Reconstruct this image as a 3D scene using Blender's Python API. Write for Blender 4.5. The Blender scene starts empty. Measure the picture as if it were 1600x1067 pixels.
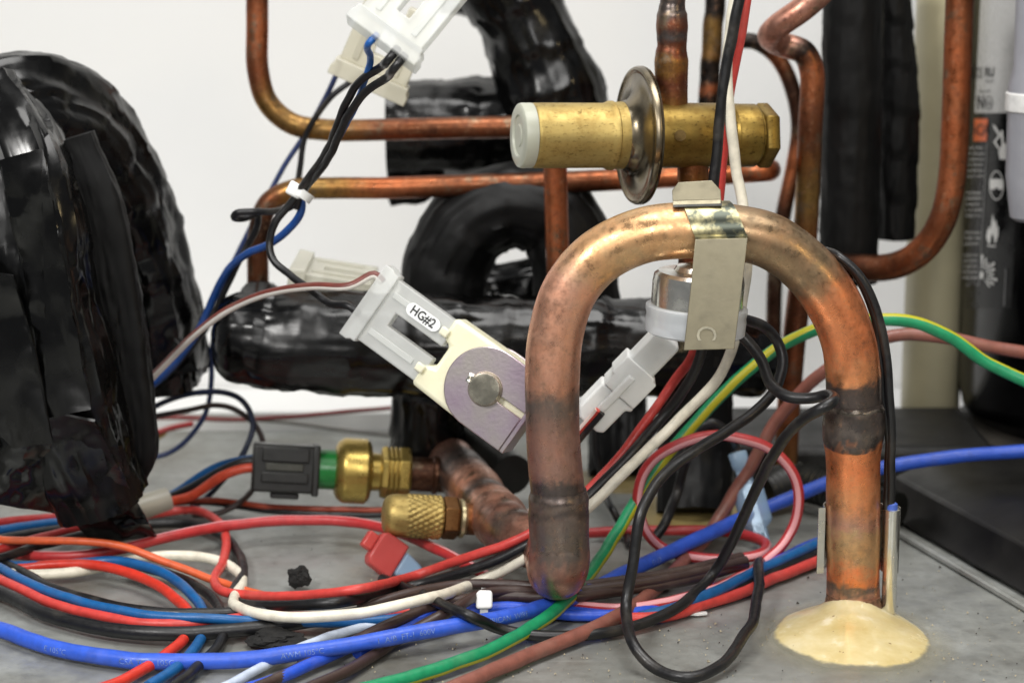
import bpy, bmesh, math, random
import numpy as np
from mathutils import Vector, Matrix, noise
random.seed(7)
sc = bpy.context.scene
R = math.radians
# ------------------------------------------------------------------ camera
CAM = Vector((0, 0, .285)); PITCH = R(12); FPX = 3333.0
FW = Vector((0, math.cos(PITCH), -math.sin(PITCH)))
UP = Vector((0, math.sin(PITCH), math.cos(PITCH)))
RT = Vector((1, 0, 0))
cd = bpy.data.cameras.new('camera'); cam = bpy.data.objects.new('camera', cd)
sc.collection.objects.link(cam); sc.camera = cam
cam.location = CAM; cam.rotation_euler = (R(90) - PITCH, 0, 0)
cd.sensor_width = 36; cd.lens = FPX * 36 / 1600; cd.clip_start = .02; cd.clip_end = 20
cd.dof.use_dof = True; cd.dof.focus_distance = .815; cd.dof.aperture_fstop = 10.5
# ------------------------------------------------------------------ world, lamps, exposure
w = bpy.data.worlds.new('World'); sc.world = w; w.use_nodes = True
bg = w.node_tree.nodes['Background']; bg.inputs[0].default_value = (.93, .96, 1, 1); bg.inputs[1].default_value = .16
def area(name, loc, target, size, power, col=(1, 1, 1), sy=None):
    l = bpy.data.lights.new(name, 'AREA'); l.size = size; l.energy = power; l.color = col
    if sy: l.shape = 'RECTANGLE'; l.size_y = sy
    o = bpy.data.objects.new(name, l); sc.collection.objects.link(o); o.location = loc
    o.rotation_euler = (Vector(target) - Vector(loc)).to_track_quat('-Z', 'Y').to_euler(); return o
area('ceiling_lamp', (.20, .62, 1.55), (.05, .85, 0), .9, 20.5, (1, .985, .96))
area('flash_lamp', (-.52, .10, .80), (.02, .85, .08), .22, 8.5, (1, .98, .95))
area('front_lamp', (.12, -.25, .66), (.03, .85, .08), .4, 4.6, (1, .985, .96))
area('warm_lamp', (.75, .1, .55), (0, .9, .1), .10, 1.1, (1, .78, .42))
sc.view_settings.view_transform = 'Standard'; sc.view_settings.look = 'None'
sc.view_settings.exposure = 0; sc.view_settings.gamma = 1; sc.view_settings.use_curve_mapping = False
sc.render.engine = 'CYCLES'; sc.cycles.max_bounces = 8; sc.cycles.use_denoising = True

# ------------------------------------------------------------------ geometry helpers
def ray(px, py): return FW + RT * ((px - 800) / FPX) + UP * ((533.5 - py) / FPX)
def at(px, py, Y):
    d = ray(px, py); return CAM + d * (Y / d.y)
def fl(px, py, z=.0028):
    d = ray(px, py); return CAM + d * ((z - CAM.z) / d.z)
def scl(p): return (p - CAM).dot(FW) / FPX          # metres per photo pixel at p
def P(t): return t if isinstance(t, Vector) else at(*t)
def frame(px, py, Y, ang=0, tx=0, ty=0, k=1):
    p = at(px, py, Y); a = R(ang)
    x = RT * math.cos(a) + UP * math.sin(a); y = -RT * math.sin(a) + UP * math.cos(a); z = -FW
    B = Matrix((x, y, z)).transposed().to_4x4(); s = scl(p) * k
    return Matrix.Translation(p) @ B @ Matrix.Rotation(R(tx), 4, 'X') @ Matrix.Rotation(R(ty), 4, 'Y') @ Matrix.Scale(s, 4)
def upright(p, s=1, rz=0): return Matrix.Translation(p) @ Matrix.Rotation(rz, 4, 'Z') @ Matrix.Scale(s, 4)
def axis_z(p, s):                                    # local X axis pointing up
    return Matrix.Translation(p) @ Matrix.Rotation(R(-90), 4, 'Y') @ Matrix.Scale(s, 4)

def spline(pts, step):
    """Catmull-Rom (centripetal) through rows of pts, resampled about every step metres on columns 0..2"""
    p = np.array(pts, float); p = np.vstack([2 * p[0] - p[1], p, 2 * p[-1] - p[-2]]); out = []
    for i in range(1, len(p) - 2):
        p0, p1, p2, p3 = p[i - 1:i + 3]
        d = lambda a, b: max(np.linalg.norm((b - a)[:3]) ** .5, 1e-5)
        t0 = 0; t1 = d(p0, p1); t2 = t1 + d(p1, p2); t3 = t2 + d(p2, p3)
        n = max(2, int(math.ceil(np.linalg.norm((p2 - p1)[:3]) / step)))
        for k in range(n):
            t = t1 + (t2 - t1) * k / n
            A1 = (t1 - t) / (t1 - t0) * p0 + (t - t0) / (t1 - t0) * p1
            A2 = (t2 - t) / (t2 - t1) * p1 + (t - t1) / (t2 - t1) * p2
            A3 = (t3 - t) / (t3 - t2) * p2 + (t - t2) / (t3 - t2) * p3
            B1 = (t2 - t) / (t2 - t0) * A1 + (t - t0) / (t2 - t0) * A2
            B2 = (t3 - t) / (t3 - t1) * A2 + (t - t1) / (t3 - t1) * A3
            c_ = (t2 - t) / (t2 - t1) * B1 + (t - t1) / (t2 - t1) * B2
            if len(c_) > 3: kk = (t - t1) / (t2 - t1); kk = kk * kk * (3 - 2 * kk); c_[4:] = p1[4:] * (1 - kk) + p2[4:] * kk; c_[3] = p1[3] * (1 - kk) + p2[3] * kk
            out.append(c_)
    out.append(p[-2]); return np.array(out)

def frames(c):
    """parallel transported frames; u starts towards the camera"""
    T = np.gradient(c, axis=0); T /= np.linalg.norm(T, axis=1)[:, None]
    u = np.array(-FW); U = []
    for t in T:
        u = u - t * u.dot(t)
        if np.linalg.norm(u) < 1e-4: u = np.cross(t, (0.3, 0.2, 1))
        u = u / np.linalg.norm(u); U.append(u.copy())
    U = np.array(U); V = np.cross(T, U); L = np.r_[0, np.cumsum(np.linalg.norm(np.diff(c, axis=0), axis=1))]
    return T, U, V, L

class MB:
    def __init__(s): s.v = []; s.f = []; s.at = {}
    def add(s, v, f, M=None, attrs=None):
        o = len(s.v)
        s.v += [tuple(M @ Vector(x)) if M is not None else tuple(x) for x in v]
        s.f += [tuple(i + o for i in q) for q in f]
        for k, a in (attrs or {}).items(): s.at.setdefault(k, []).extend(a)
        return s
    def tube(s, pts, r, n=14, step=.003, cap=True, disp=None, roundcap=False, jit=0, twist=None, wob=0):
        """pts rows: (Vector, rscale, (r,g,b)) or Vector"""
        rows = []
        for q in pts:
            if isinstance(q, Vector) or isinstance(q[0], (int, float)): rows.append(list(P(q)) + [1, 0, 0, 0])
            else: rows.append(list(P(q[0])) + [q[1]] + list(q[2] if len(q) > 2 else (0, 0, 0)))
        S = spline(rows, step)
        if wob:
            sd = rows[0][0] * 91
            for q in range(len(S)):
                p_ = Vector(S[q, :3]); n3 = Vector((noise.noise(p_ * 32 + Vector((sd, 0, 0))), noise.noise(p_ * 32 + Vector((0, sd + 9, 0))), .5 * abs(noise.noise(p_ * 32 + Vector((0, 0, sd + 5)))))) + .35 * Vector((noise.noise(p_ * 95), noise.noise(p_ * 95 + Vector((7, 0, 0))), 0))
                S[q, :3] += np.array(n3) * wob; S[q, 3] *= 1 + .05 * noise.noise(p_ * 120)
        c = S[:, :3]; T, U, V, L = frames(c)
        if roundcap:
            h = np.linspace(0, 1, 6)[:-1]; e0 = []; e1 = []
            for x in h:
                e0.append(np.r_[c[0] - T[0] * r * .55 * (1 - x), max(S[0, 3] * math.sin(math.acos(1 - x)), .05), S[0, 4:]])
                e1.append(np.r_[c[-1] + T[-1] * r * .55 * (1 - x), max(S[-1, 3] * math.sin(math.acos(1 - x)), .05), S[-1, 4:]])
            S = np.vstack([e0, S, e1[::-1]]); c = S[:, :3]; T, U, V, L = frames(c)
        v = []; f = []; fr = []; co = []; st = L[-1] / max(len(L) - 1, 1)
        for i in range(len(c)):
            for k in range(n):
                a = 2 * math.pi * k / n; rr = r * S[i, 3]
                if disp: rr += disp(c[i], a, L[i], rr)
                v.append(c[i] + (U[i] * math.cos(a) + V[i] * math.sin(a)) * rr)
                tw = R(np.interp(L[i] / L[-1], twist[0], twist[1])) if twist else 0
                fr.append((math.cos(a - tw), math.sin(a - tw), L[i])); j = i
                if jit:
                    q = Vector(v[-1]); j = i + jit * (noise.noise(q * 130) + .7 * noise.noise(q * 330) + .5 * noise.noise(q * 800)) / st; j = min(max(int(j), 0), len(c) - 1)
                co.append(tuple(np.clip(S[j, 4:7], 0, 1)) + (1,))
        for i in range(len(c) - 1):
            for k in range(n):
                f.append((i * n + k, i * n + (k + 1) % n, (i + 1) * n + (k + 1) % n, (i + 1) * n + k))
        if cap: f.append(tuple(range(n))[::-1]); f.append(tuple((len(c) - 1) * n + k for k in range(n)))
        s.add(v, f, None, {'frm': fr, 'Col': co}); s.path = (c, U, V, L, r); return s
    def lathe(s, prof, M, n=48, mod=None):
        """prof rows (x, r): round the local X axis"""
        v = []; f = []
        for x, r in prof:
            for k in range(n):
                a = 2 * math.pi * k / n; rr = r + (mod(x, a, r) if mod else 0)
                v.append((x, rr * math.cos(a), rr * math.sin(a)))
        m = len(prof)
        for i in range(m - 1):
            for k in range(n): f.append((i * n + k, (i + 1) * n + k, (i + 1) * n + (k + 1) % n, i * n + (k + 1) % n))
        if prof[0][1] > 1e-9: f.append(tuple(range(n)))
        if prof[-1][1] > 1e-9: f.append(tuple((m - 1) * n + k for k in range(n))[::-1])
        return s.add(v, f, M)
    def prism(s, poly, z0, z1, M=None):
        n = len(poly); v = [(x, y, z0) for x, y in poly] + [(x, y, z1) for x, y in poly]
        f = [tuple(range(n))[::-1], tuple(range(n, 2 * n))] + [(i, (i + 1) % n, n + (i + 1) % n, n + i) for i in range(n)]
        return s.add(v, f, M)
    def box(s, x0, x1, y0, y1, z0, z1, M=None):
        return s.prism([(x0, y0), (x1, y0), (x1, y1), (x0, y1)], z0, z1, M)
    def build(s, name, mat, parent=None, org=None, bevel=0, sharp=35, fixn=False, seg=2):
        root = parent
        while root is not None and root.parent is not None: root = root.parent
        if root is not None: o3 = Vector(root.location)
        elif org is not None: o3 = Vector(org)
        else:
            a = np.array(s.v); o3 = Vector((a[:, 0].mean(), a[:, 1].mean(), a[:, 2].min()))
        me = bpy.data.meshes.new(name); me.from_pydata([Vector(x) - o3 for x in s.v], [], s.f)
        nv = len(s.v)
        for k, a in s.at.items():
            if len(a) != nv: continue
            if k == 'Col':
                t = me.attributes.new('Col', 'FLOAT_COLOR', 'POINT'); t.data.foreach_set('color', np.array(a, 'f').ravel())
            else:
                t = me.attributes.new(k, 'FLOAT_VECTOR', 'POINT'); t.data.foreach_set('vector', np.array(a, 'f').ravel())
        if fixn or sharp:
            bm = bmesh.new(); bm.from_mesh(me); bmesh.ops.recalc_face_normals(bm, faces=bm.faces); bm.to_mesh(me); bm.free()
        me.polygons.foreach_set('use_smooth', [True] * len(me.polygons))
        me.set_sharp_from_angle(angle=R(sharp)); me.materials.append(mat); me.update()
        o = bpy.data.objects.new(name, me); sc.collection.objects.link(o)
        if parent is not None: o.parent = parent
        else: o.location = o3
        if bevel:
            b = o.modifiers.new('bevel', 'BEVEL'); b.width = bevel; b.segments = seg; b.limit_method = 'ANGLE'; b.angle_limit = R(40)
        return o
def tag(o, label, cat=None, group=None, kind=None):
    if label: o['label'] = label
    if cat: o['category'] = cat
    if group: o['group'] = group
    if kind: o['kind'] = kind
    return o
def thing(name, label, cat, loc, group=None):
    o = bpy.data.objects.new(name, None); sc.collection.objects.link(o); o.location = P(loc); o.empty_display_size = .01
    return tag(o, label, cat, group)

# ------------------------------------------------------------------ materials
def lin(r, g, b):
    f = lambda c: (c / 255 / 12.92) if c <= 10 else ((c / 255 + .055) / 1.055) ** 2.4
    return (f(r), f(g), f(b))
def new(name):
    m = bpy.data.materials.new(name); m.use_nodes = True; nt = m.node_tree
    return m, nt, nt.nodes['Principled BSDF'], lambda t: nt.nodes.new('ShaderNode' + t), nt.links.new
def sock(n, nt, v):
    if hasattr(v, 'is_output') or hasattr(v, 'node'): nt.links.new(v, n)
    else: n.default_value = v
def noise_tex(nt, scale, detail=4, rough=.55, vec=None, stretch=None):
    t = nt.nodes.new('ShaderNodeTexNoise'); t.inputs['Scale'].default_value = scale; t.inputs['Detail'].default_value = detail
    t.inputs['Roughness'].default_value = rough
    if vec is None:
        g = nt.nodes.new('ShaderNodeNewGeometry'); vec = g.outputs['Position']
    if stretch:
        mp = nt.nodes.new('ShaderNodeMapping'); mp.inputs['Scale'].default_value = stretch; nt.links.new(vec, mp.inputs['Vector']); vec = mp.outputs[0]
    nt.links.new(vec, t.inputs['Vector']); return t.outputs['Fac']
def ramp(nt, fac, stops):
    r = nt.nodes.new('ShaderNodeValToRGB'); nt.links.new(fac, r.inputs[0]); e = r.color_ramp.elements
    while len(e) < len(stops): e.new(.5)
    for q, (p, c) in zip(e, stops): q.position = p; q.color = (tuple(c) + (1,)) if not isinstance(c, (int, float)) else (c, c, c, 1)
    return r.outputs[0]
def mix(nt, a, b, fac, mode='MIX'):
    m = nt.nodes.new('ShaderNodeMix'); m.data_type = 'RGBA'; m.blend_type = mode
    for s_, v in ((m.inputs[6], a), (m.inputs[7], b)):
        if hasattr(v, 'node'): nt.links.new(v, s_)
        else: s_.default_value = tuple(v) + (1,)
    if hasattr(fac, 'node'): nt.links.new(fac, m.inputs[0])
    else: m.inputs[0].default_value = fac
    return m.outputs[2]
def bump(nt, h, strength, dist):
    b = nt.nodes.new('ShaderNodeBump'); b.inputs['Strength'].default_value = strength; b.inputs['Distance'].default_value = dist
    nt.links.new(h, b.inputs['Height']); return b.outputs[0]
def plain(name, col, rough=.4, metal=0, var=.12, nscale=300, bmp=0, coat=0, sss=0, spec=.5, sheen=0):
    m, nt, b, N, L = new(name)
    c = noise_tex(nt, nscale)
    dark = tuple(x * (1 - 2 * var) for x in col)
    L(ramp(nt, c, [(.3, dark), (.65, col)]), b.inputs['Base Color'])
    L(ramp(nt, noise_tex(nt, nscale * .7), [(.3, max(rough - .1, .03)), (.7, min(rough + .1, 1))]), b.inputs['Roughness'])
    b.inputs['Metallic'].default_value = metal; b.inputs['Coat Weight'].default_value = coat; b.inputs['Specular IOR Level'].default_value = spec
    if sss:
        b.inputs['Subsurface Weight'].default_value = sss; b.inputs['Subsurface Radius'].default_value = (.004, .004, .004); b.inputs['Subsurface Scale'].default_value = 1
    if bmp: L(bump(nt, noise_tex(nt, nscale * 3, 6), bmp, .001), b.inputs['Normal'])
    return m
_wm = {}
def wire_mat(col, stripe=None, a0=0, wd=.8, rough=.38):
    k = (col, stripe, a0, wd)
    if k in _wm: return _wm[k]
    m, nt, b, N, L = new('wire_insulation')
    base = lin(*col); n1 = noise_tex(nt, 220, 5)
    c = ramp(nt, n1, [(.25, tuple(x * .72 for x in base)), (.6, base)])
    if stripe:
        a = N('Attribute'); a.attribute_name = 'frm'; d = N('VectorMath'); d.operation = 'DOT_PRODUCT'
        L(a.outputs['Vector'], d.inputs[0]); d.inputs[1].default_value = (math.cos(R(a0)), math.sin(R(a0)), 0)
        g = N('Math'); g.operation = 'GREATER_THAN'; L(d.outputs['Value'], g.inputs[0]); g.inputs[1].default_value = wd
        c = mix(nt, c, lin(*stripe), g.outputs[0])
    dust = ramp(nt, noise_tex(nt, 60, 3), [(.55, 0.0), (.8, .16)])
    c = mix(nt, c, lin(150, 140, 125), dust)
    L(c, b.inputs['Base Color'])
    L(ramp(nt, noise_tex(nt, 500, 4), [(.3, rough - .08), (.7, rough + .14)]), b.inputs['Roughness'])
    L(bump(nt, noise_tex(nt, 900, 3), .08, .0006), b.inputs['Normal'])
    _wm[k] = m; return m
def copper_mat(name, attr=True, col=(150, 85, 50), rough=.27, spots=.32, metal=.85, bstr=.09):
    m, nt, b, N, L = new(name)
    if attr:
        a = N('Attribute'); a.attribute_name = 'Col'; base = a.outputs['Color']
    else:
        base = mix(nt, lin(*col), lin(*col), 0)
    blot = noise_tex(nt, 150, 9, .72); fine = noise_tex(nt, 900, 5, .65); big = noise_tex(nt, 55, 6, .65); drip = noise_tex(nt, 210, 7, .7, stretch=(1, 1, .3))
    c = mix(nt, base, (1.30, 1.02, .86), ramp(nt, big, [(.40, 0.0), (.62, .6)]), 'MULTIPLY')
    c = mix(nt, c, (.34, .28, .25), ramp(nt, blot, [(.50, 0.0), (.64, spots)]), 'MULTIPLY')
    c = mix(nt, c, (.45, .40, .38), ramp(nt, drip, [(.52, 0.0), (.66, spots * .8)]), 'MULTIPLY')
    c = mix(nt, c, lin(112, 98, 80), ramp(nt, noise_tex(nt, 95, 9, .75), [(.54, 0.0), (.64, spots * 1.2)]))
    c = mix(nt, c, lin(196, 150, 118), ramp(nt, noise_tex(nt, 330, 8, .75), [(.56, 0.0), (.70, .45)]))
    c = mix(nt, c, (.40, .36, .33), ramp(nt, fine, [(.58, 0.0), (.68, .35)]), 'MULTIPLY')
    L(c, b.inputs['Base Color'])
    L(ramp(nt, blot, [(.35, rough - .08), (.62, rough + .25)]), b.inputs['Roughness'])
    L(ramp(nt, blot, [(.5, metal), (.68, metal * .7)]), b.inputs['Metallic'])
    L(bump(nt, mix(nt, blot, fine, .4), bstr, .0010), b.inputs['Normal']); return m
def brass_mat(name, col=(190, 155, 85), rough=.34, stain=.6):
    m, nt, b, N, L = new(name)
    blot = noise_tex(nt, 130, 8, .72); scr = noise_tex(nt, 420, 7, .75, stretch=(1, .35, 2.2)); base = lin(*col)
    c = ramp(nt, noise_tex(nt, 40, 4), [(.3, tuple(x * .72 for x in base)), (.7, base)])
    c = mix(nt, c, (.22, .17, .10), ramp(nt, scr, [(.55, 0.0), (.64, stain)]), 'MULTIPLY')
    c = mix(nt, c, (.62, .5, .35), ramp(nt, blot, [(.48, 0.0), (.7, stain)]), 'MULTIPLY')
    L(c, b.inputs['Base Color']); b.inputs['Metallic'].default_value = .84
    L(ramp(nt, blot, [(.3, rough - .05), (.7, rough + .2)]), b.inputs['Roughness'])
    L(bump(nt, scr, .10, .001), b.inputs['Normal']); return m
def tape_mat(name, col=(4, 4, 4), rough=.12, wr=.5, spec=.42):
    m, nt, b, N, L = new(name)
    def ridged(scale, st, seed):
        g = N('NewGeometry'); mp = N('Mapping'); mp.inputs['Scale'].default_value = st; mp.inputs['Location'].default_value = (seed, 0, 0); L(g.outputs['Position'], mp.inputs['Vector'])
        t_ = N('TexNoise'); t_.noise_type = 'RIDGED_MULTIFRACTAL'; t_.inputs['Scale'].default_value = scale; t_.inputs['Detail'].default_value = 2.5; t_.inputs['Roughness'].default_value = .5
        L(mp.outputs[0], t_.inputs['Vector']); return ramp(nt, t_.outputs['Fac'], [(.1, 0.0), (.95, 1.0)])
    r1 = ridged(46, (1, 1, .3), 0); r2 = ridged(150, (.35, 1, .6), 5); n1 = noise_tex(nt, 60, 2, .5, stretch=(1, 1, .4))
    base = lin(*col); c = mix(nt, base, lin(62, 58, 50), ramp(nt, noise_tex(nt, 140, 8, .75), [(.62, 0.0), (.76, .12)])); L(c, b.inputs['Base Color'])
    L(ramp(nt, noise_tex(nt, 30, 4, .6), [(.40, rough), (.64, rough + .2)]), b.inputs['Roughness'])
    h = mix(nt, mix(nt, n1, r1, .55), r2, .13); L(bump(nt, h, wr, .0055), b.inputs['Normal']); b.inputs['Specular IOR Level'].default_value = spec
    return m
def milky(name, col, trans=.25, sss=.5, rough=.32):
    m, nt, b, N, L = new(name); base = lin(*col)
    L(ramp(nt, noise_tex(nt, 70, 3), [(.3, tuple(x * .9 for x in base)), (.7, base)]), b.inputs['Base Color'])
    b.inputs['Roughness'].default_value = rough; b.inputs['Subsurface Weight'].default_value = sss
    b.inputs['Subsurface Radius'].default_value = (.006, .006, .006); b.inputs['Subsurface Scale'].default_value = 1
    if trans:
        t = N('BsdfTransparent'); t.inputs[0].default_value = tuple(.5 + .5 * x for x in base) + (1,); x = N('MixShader'); x.inputs[0].default_value = trans
        o = nt.nodes['Material Output']; L(b.outputs[0], x.inputs[1]); L(t.outputs[0], x.inputs[2]); L(x.outputs[0], o.inputs[0])
    L(bump(nt, noise_tex(nt, 350, 3), .05, .001), b.inputs['Normal']); return m

M_COPPER = copper_mat('weathered_copper')
M_COPPER_DK = copper_mat('dark_copper', spots=.7, rough=.32, metal=.9)
M_BRASS = brass_mat('stained_brass', (192, 168, 104), .44, .6)
M_BRASS_G = brass_mat('aged_brass', (136, 112, 54), .36, .9)
M_BRASS_B = brass_mat('bright_brass', (190, 164, 90), .24, .3)
M_TAPE = tape_mat('black_plastic_wrap', (4, 4, 4), .17, .42); M_FOAM = tape_mat('black_foam', (7, 7, 7), .48, .18, .25)
M_TAPE2 = tape_mat('black_shiny_tape', (4, 4, 4), .15, .48)
M_STEEL = plain('brushed_steel', lin(176, 166, 148), .34, .85, .08, 260, .05)
M_NICKEL = plain('nickel', lin(226, 224, 216), .22, .95, .06, 200)
M_ZINC = None
M_MILK = milky('translucent_nylon', (238, 240, 238), .55, .2)
M_WHITE = milky('white_nylon', (238, 240, 238), 0, .5)
M_CREAM = milky('cream_resin', (240, 236, 205), 0, .45, .38)
M_BLACKPL = plain('black_plastic', lin(26, 26, 23), .42, 0, .2, 200, .05)
M_BLACKPAINT = plain('black_paint', lin(5, 5, 6), .16, 0, .3, 40, .02, spec=.3)
M_PRINT = plain('white_print', lin(215, 215, 212), .5, 0, .04)
M_PRINT_DK = plain('black_print', lin(20, 20, 22), .5, 0, .04)

# ------------------------------------------------------------------ setting
def floor_material():
    m, nt, b, N, L = new('galvanised_sheet')
    vo = N('TexVoronoi'); vo.inputs['Scale'].default_value = 160; g = N('NewGeometry'); L(g.outputs['Position'], vo.inputs['Vector'])
    sp = ramp(nt, vo.outputs['Distance'], [(.1, .85), (.6, 1.08)])
    c = ramp(nt, noise_tex(nt, 14, 6, .6), [(.30, lin(130, 130, 125)), (.5, lin(152, 154, 150)), (.70, lin(170, 173, 171))])
    c = mix(nt, c, sp, .55, 'MULTIPLY')
    c = mix(nt, c, lin(84, 76, 56), ramp(nt, noise_tex(nt, 9, 5, .65), [(.48, 0.0), (.66, .5)]))
    c = mix(nt, c, lin(52, 45, 36), ramp(nt, noise_tex(nt, 70, 9, .78), [(.56, 0.0), (.68, .3)]))
    c = mix(nt, c, lin(78, 70, 56), ramp(nt, noise_tex(nt, 30, 9, .78, stretch=(1, .6, 1)), [(.55, 0.0), (.70, .28)]))
    c = mix(nt, c, lin(190, 190, 184), ramp(nt, noise_tex(nt, 260, 3, .6, stretch=(.06, 1, 1)), [(.62, 0.0), (.72, .25)]))
    c = mix(nt, c, lin(205, 202, 192), ramp(nt, noise_tex(nt, 420, 4, .7), [(.70, 0.0), (.76, .6)]))
    L(c, b.inputs['Base Color']); b.inputs['Metallic'].default_value = .45
    L(ramp(nt, noise_tex(nt, 40, 7, .72), [(.36, .28), (.64, .60)]), b.inputs['Roughness'])
    L(bump(nt, noise_tex(nt, 240, 6, .7), .14, .001), b.inputs['Normal']); return m
M_FLOOR = floor_material()
YB = 1.115
mb = MB(); nx, ny = 40, 30; v = []; f = []
for j in range(ny + 1):
    for i in range(nx + 1):
        x = -.75 + 1.5 * i / nx; y = .35 + (YB - .35) * j / ny
        v.append((x, y, .0008 * noise.noise(Vector((x * 9, y * 9, 3))) - .0009))
for j in range(ny):
    for i in range(nx): a = j * (nx + 1) + i; f.append((a, a + 1, a + nx + 2, a + nx + 1))
mb.add(v, f)
tag(mb.build('floor', M_FLOOR, org=(0, 0, 0)), 'grey galvanised sheet metal base pan with stains and grit', None, None, 'structure')
M_LIP = plain('white_enamel', lin(225, 225, 222), .35, 0, .04, 60)
mb = MB(); mb.box(-.75, .75, YB + .0005, YB + .004, -.03, .009)
tag(mb.build('base_pan_lip', M_LIP, org=(0, YB, 0), bevel=.001), 'low white upturned lip along the back of the base pan', None, None, 'structure')
M_WALL = plain('white_backdrop', (.80, .80, .79), .7, 0, .015, 6)
mb = MB(); mb.box(-1.4, 1.4, 1.34, 1.36, -.3, 1.4)
tag(mb.build('wall', M_WALL, org=(0, 1.34, -.3)), 'plain white backdrop wall', None, None, 'structure')
mb = MB(); mb.box(-1.4, 1.4, YB + .006, 1.338, -.05, -.03)
tag(mb.build('backdrop_table', M_WALL, org=(0, 1.2, -.05)), 'white sheet behind the base pan', None, None, 'structure')

# ------------------------------------------------------------------ black wrapped insulation
def insul_disp(seed, amp=.08, tape=.0011, pitch=.022, box=None, crease=.0016):
    def d(p, a, l, r):
        q = Vector((math.cos(a) * 1.3 + seed, math.sin(a) * 1.3, l * 38))
        x = noise.noise(q) * amp * r + noise.noise(q * 2.2) * amp * .3 * r
        w_ = 1 - abs(noise.noise(Vector((math.cos(a) * 3 + seed, math.sin(a) * 3, l * 140 + a)))) * 2
        x += max(0, w_ - .55) * .0010
        w2 = 1 - abs(noise.noise(Vector((math.cos(a) * 4.5 + seed, math.sin(a) * 4.5, l * 16)))) * 2.2
        x += max(0, w2 - .4) * crease
        if box:
            A, B, e = box; x += r * ((abs(math.cos(a) / A) ** e + abs(math.sin(a) / B) ** e) ** (-1 / e) - 1)
        x += (((l + a / 6.283 * pitch) / pitch) % 1) * tape - tape
        return x
    return d
def insul(name, label, pts, rpx, mat, seed, parts=None, org=None, cat='insulated pipe', rc=False, amp=.08, n=64, parent=None, tape=.0011, box=None, crease=.0016):
    q_ = pts[len(pts) // 2]; p0 = P(q_ if isinstance(q_, Vector) or isinstance(q_[0], (int, float)) else q_[0])
    r = rpx * scl(p0)
    mb = MB(); mb.tube(pts, r, n=n, step=.0028, disp=insul_disp(seed, amp, tape, box=box, crease=crease), roundcap=rc)
    o = mb.build(name, mat, parent, org=org, sharp=50)
    if parent is None: tag(o, label, cat)
    return o
# left wrapped pipe bend
t = thing('wrapped_pipe_bend', 'large pipe bend wrapped in creased black plastic at the left edge', 'insulated pipe', fl(90, 835, 0))
insul('rear_leg', None, [(-80, 220, .91), (10, 172, .92), (95, 185, .94), (165, 270, .96), (212, 390, .98), (238, 500, .985), (252, 590, .99)], 80, M_TAPE2, 1.3, parent=t, amp=.10, box=(.9, 1, 3), crease=.003)
insul('front_leg', None, [((-30, 170, .89), .9), ((25, 260, .87), 1), ((55, 420, .86), 1.02), ((88, 570, .86), 1), ((120, 690, .865), .95), ((165, 790, .87), .8)], 80, M_TAPE, 5.1, parent=t, amp=.10, box=(.8, 1, 4), crease=.003, tape=.0004)
mb = MB(); mb.tube([((112, 215, .885), .8), ((150, 330, .885), 1), ((176, 460, .885), 1), ((196, 600, .885), .98), ((210, 700, .885), .85), ((206, 755, .885), .5)], 40 * .00027, n=56, step=.0028, disp=insul_disp(9.2, .05, .0003, box=(.75, 1.05, 8), crease=.0008))
mb.build('middle_strip', M_FOAM, t, sharp=50)
def sheet(mb, poly, Y, dz, thick=.0012, seed=0, sub=5):
    """a wrinkled sheet of tape whose outline is a polygon (px), Y per vertex; given real thickness"""
    bm = bmesh.new(); vs = [bm.verts.new(at(x, y, yy)) for (x, y), yy in zip(poly, Y)]; bm.faces.new(vs)
    bmesh.ops.triangulate(bm, faces=bm.faces[:])
    for _ in range(sub - 1): bmesh.ops.subdivide_edges(bm, edges=[e for e in bm.edges if e.calc_length() > .006], cuts=1); bmesh.ops.triangulate(bm, faces=bm.faces[:])
    bm.verts.ensure_lookup_table(); bm.normal_update(); bm.verts.index_update()
    for v_ in bm.verts: v_.co += -FW * dz * (noise.noise(v_.co * 55 + Vector((seed, 0, 0))) + .5 * noise.noise(v_.co * 160 + Vector((0, seed, 0))))
    bm.normal_update()
    a = [x.co.copy() for x in bm.verts]; n_ = len(a); b = [x.co - x.normal * thick for x in bm.verts]
    f = [tuple(v_.index for v_ in q.verts) for q in bm.faces]
    e = [(x.verts[0].index, x.verts[1].index) for x in bm.edges if x.is_boundary]
    bm.free(); mb.add(a + b, f + [tuple(i + n_ for i in q[::-1]) for q in f] + [(i, j, j + n_, i + n_) for i, j in e]); return mb
mb = sheet(MB(), [(-40, 600), (70, 640), (150, 655), (185, 720), (212, 780), (247, 836), (205, 838), (155, 848), (140, 842), (110, 805), (60, 795), (0, 786), (-40, 780)],
           [.845, .838, .842, .85, .868, .885, .884, .886, .88, .868, .86, .855, .85], .006, seed=3)
mb.build('tape_flap', M_TAPE, t)
mb = sheet(MB(), [(205, 470), (250, 500), (300, 560), (310, 580), (280, 585), (240, 610), (215, 600)], [.97, .965, .96, .96, .962, .965, .97], .004, seed=8)
mb.build('torn_tape', M_TAPE2, t)
for k, (pl_, yy, sd) in enumerate((([(2, 250), (66, 232), (92, 330), (112, 450), (128, 560), (142, 640), (74, 652), (58, 560), (40, 440), (18, 340)], .838, 13), ([(-30, 420), (22, 430), (60, 560), (84, 690), (20, 700), (-30, 650)], .834, 17))):
    mb = sheet(MB(), pl_, [yy + .004 * noise.noise(Vector((x * .02, y * .02, sd))) for x, y in pl_], .0028, .0008, sd); mb.build('tape_strip', M_TAPE if k else M_TAPE2, t)

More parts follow.
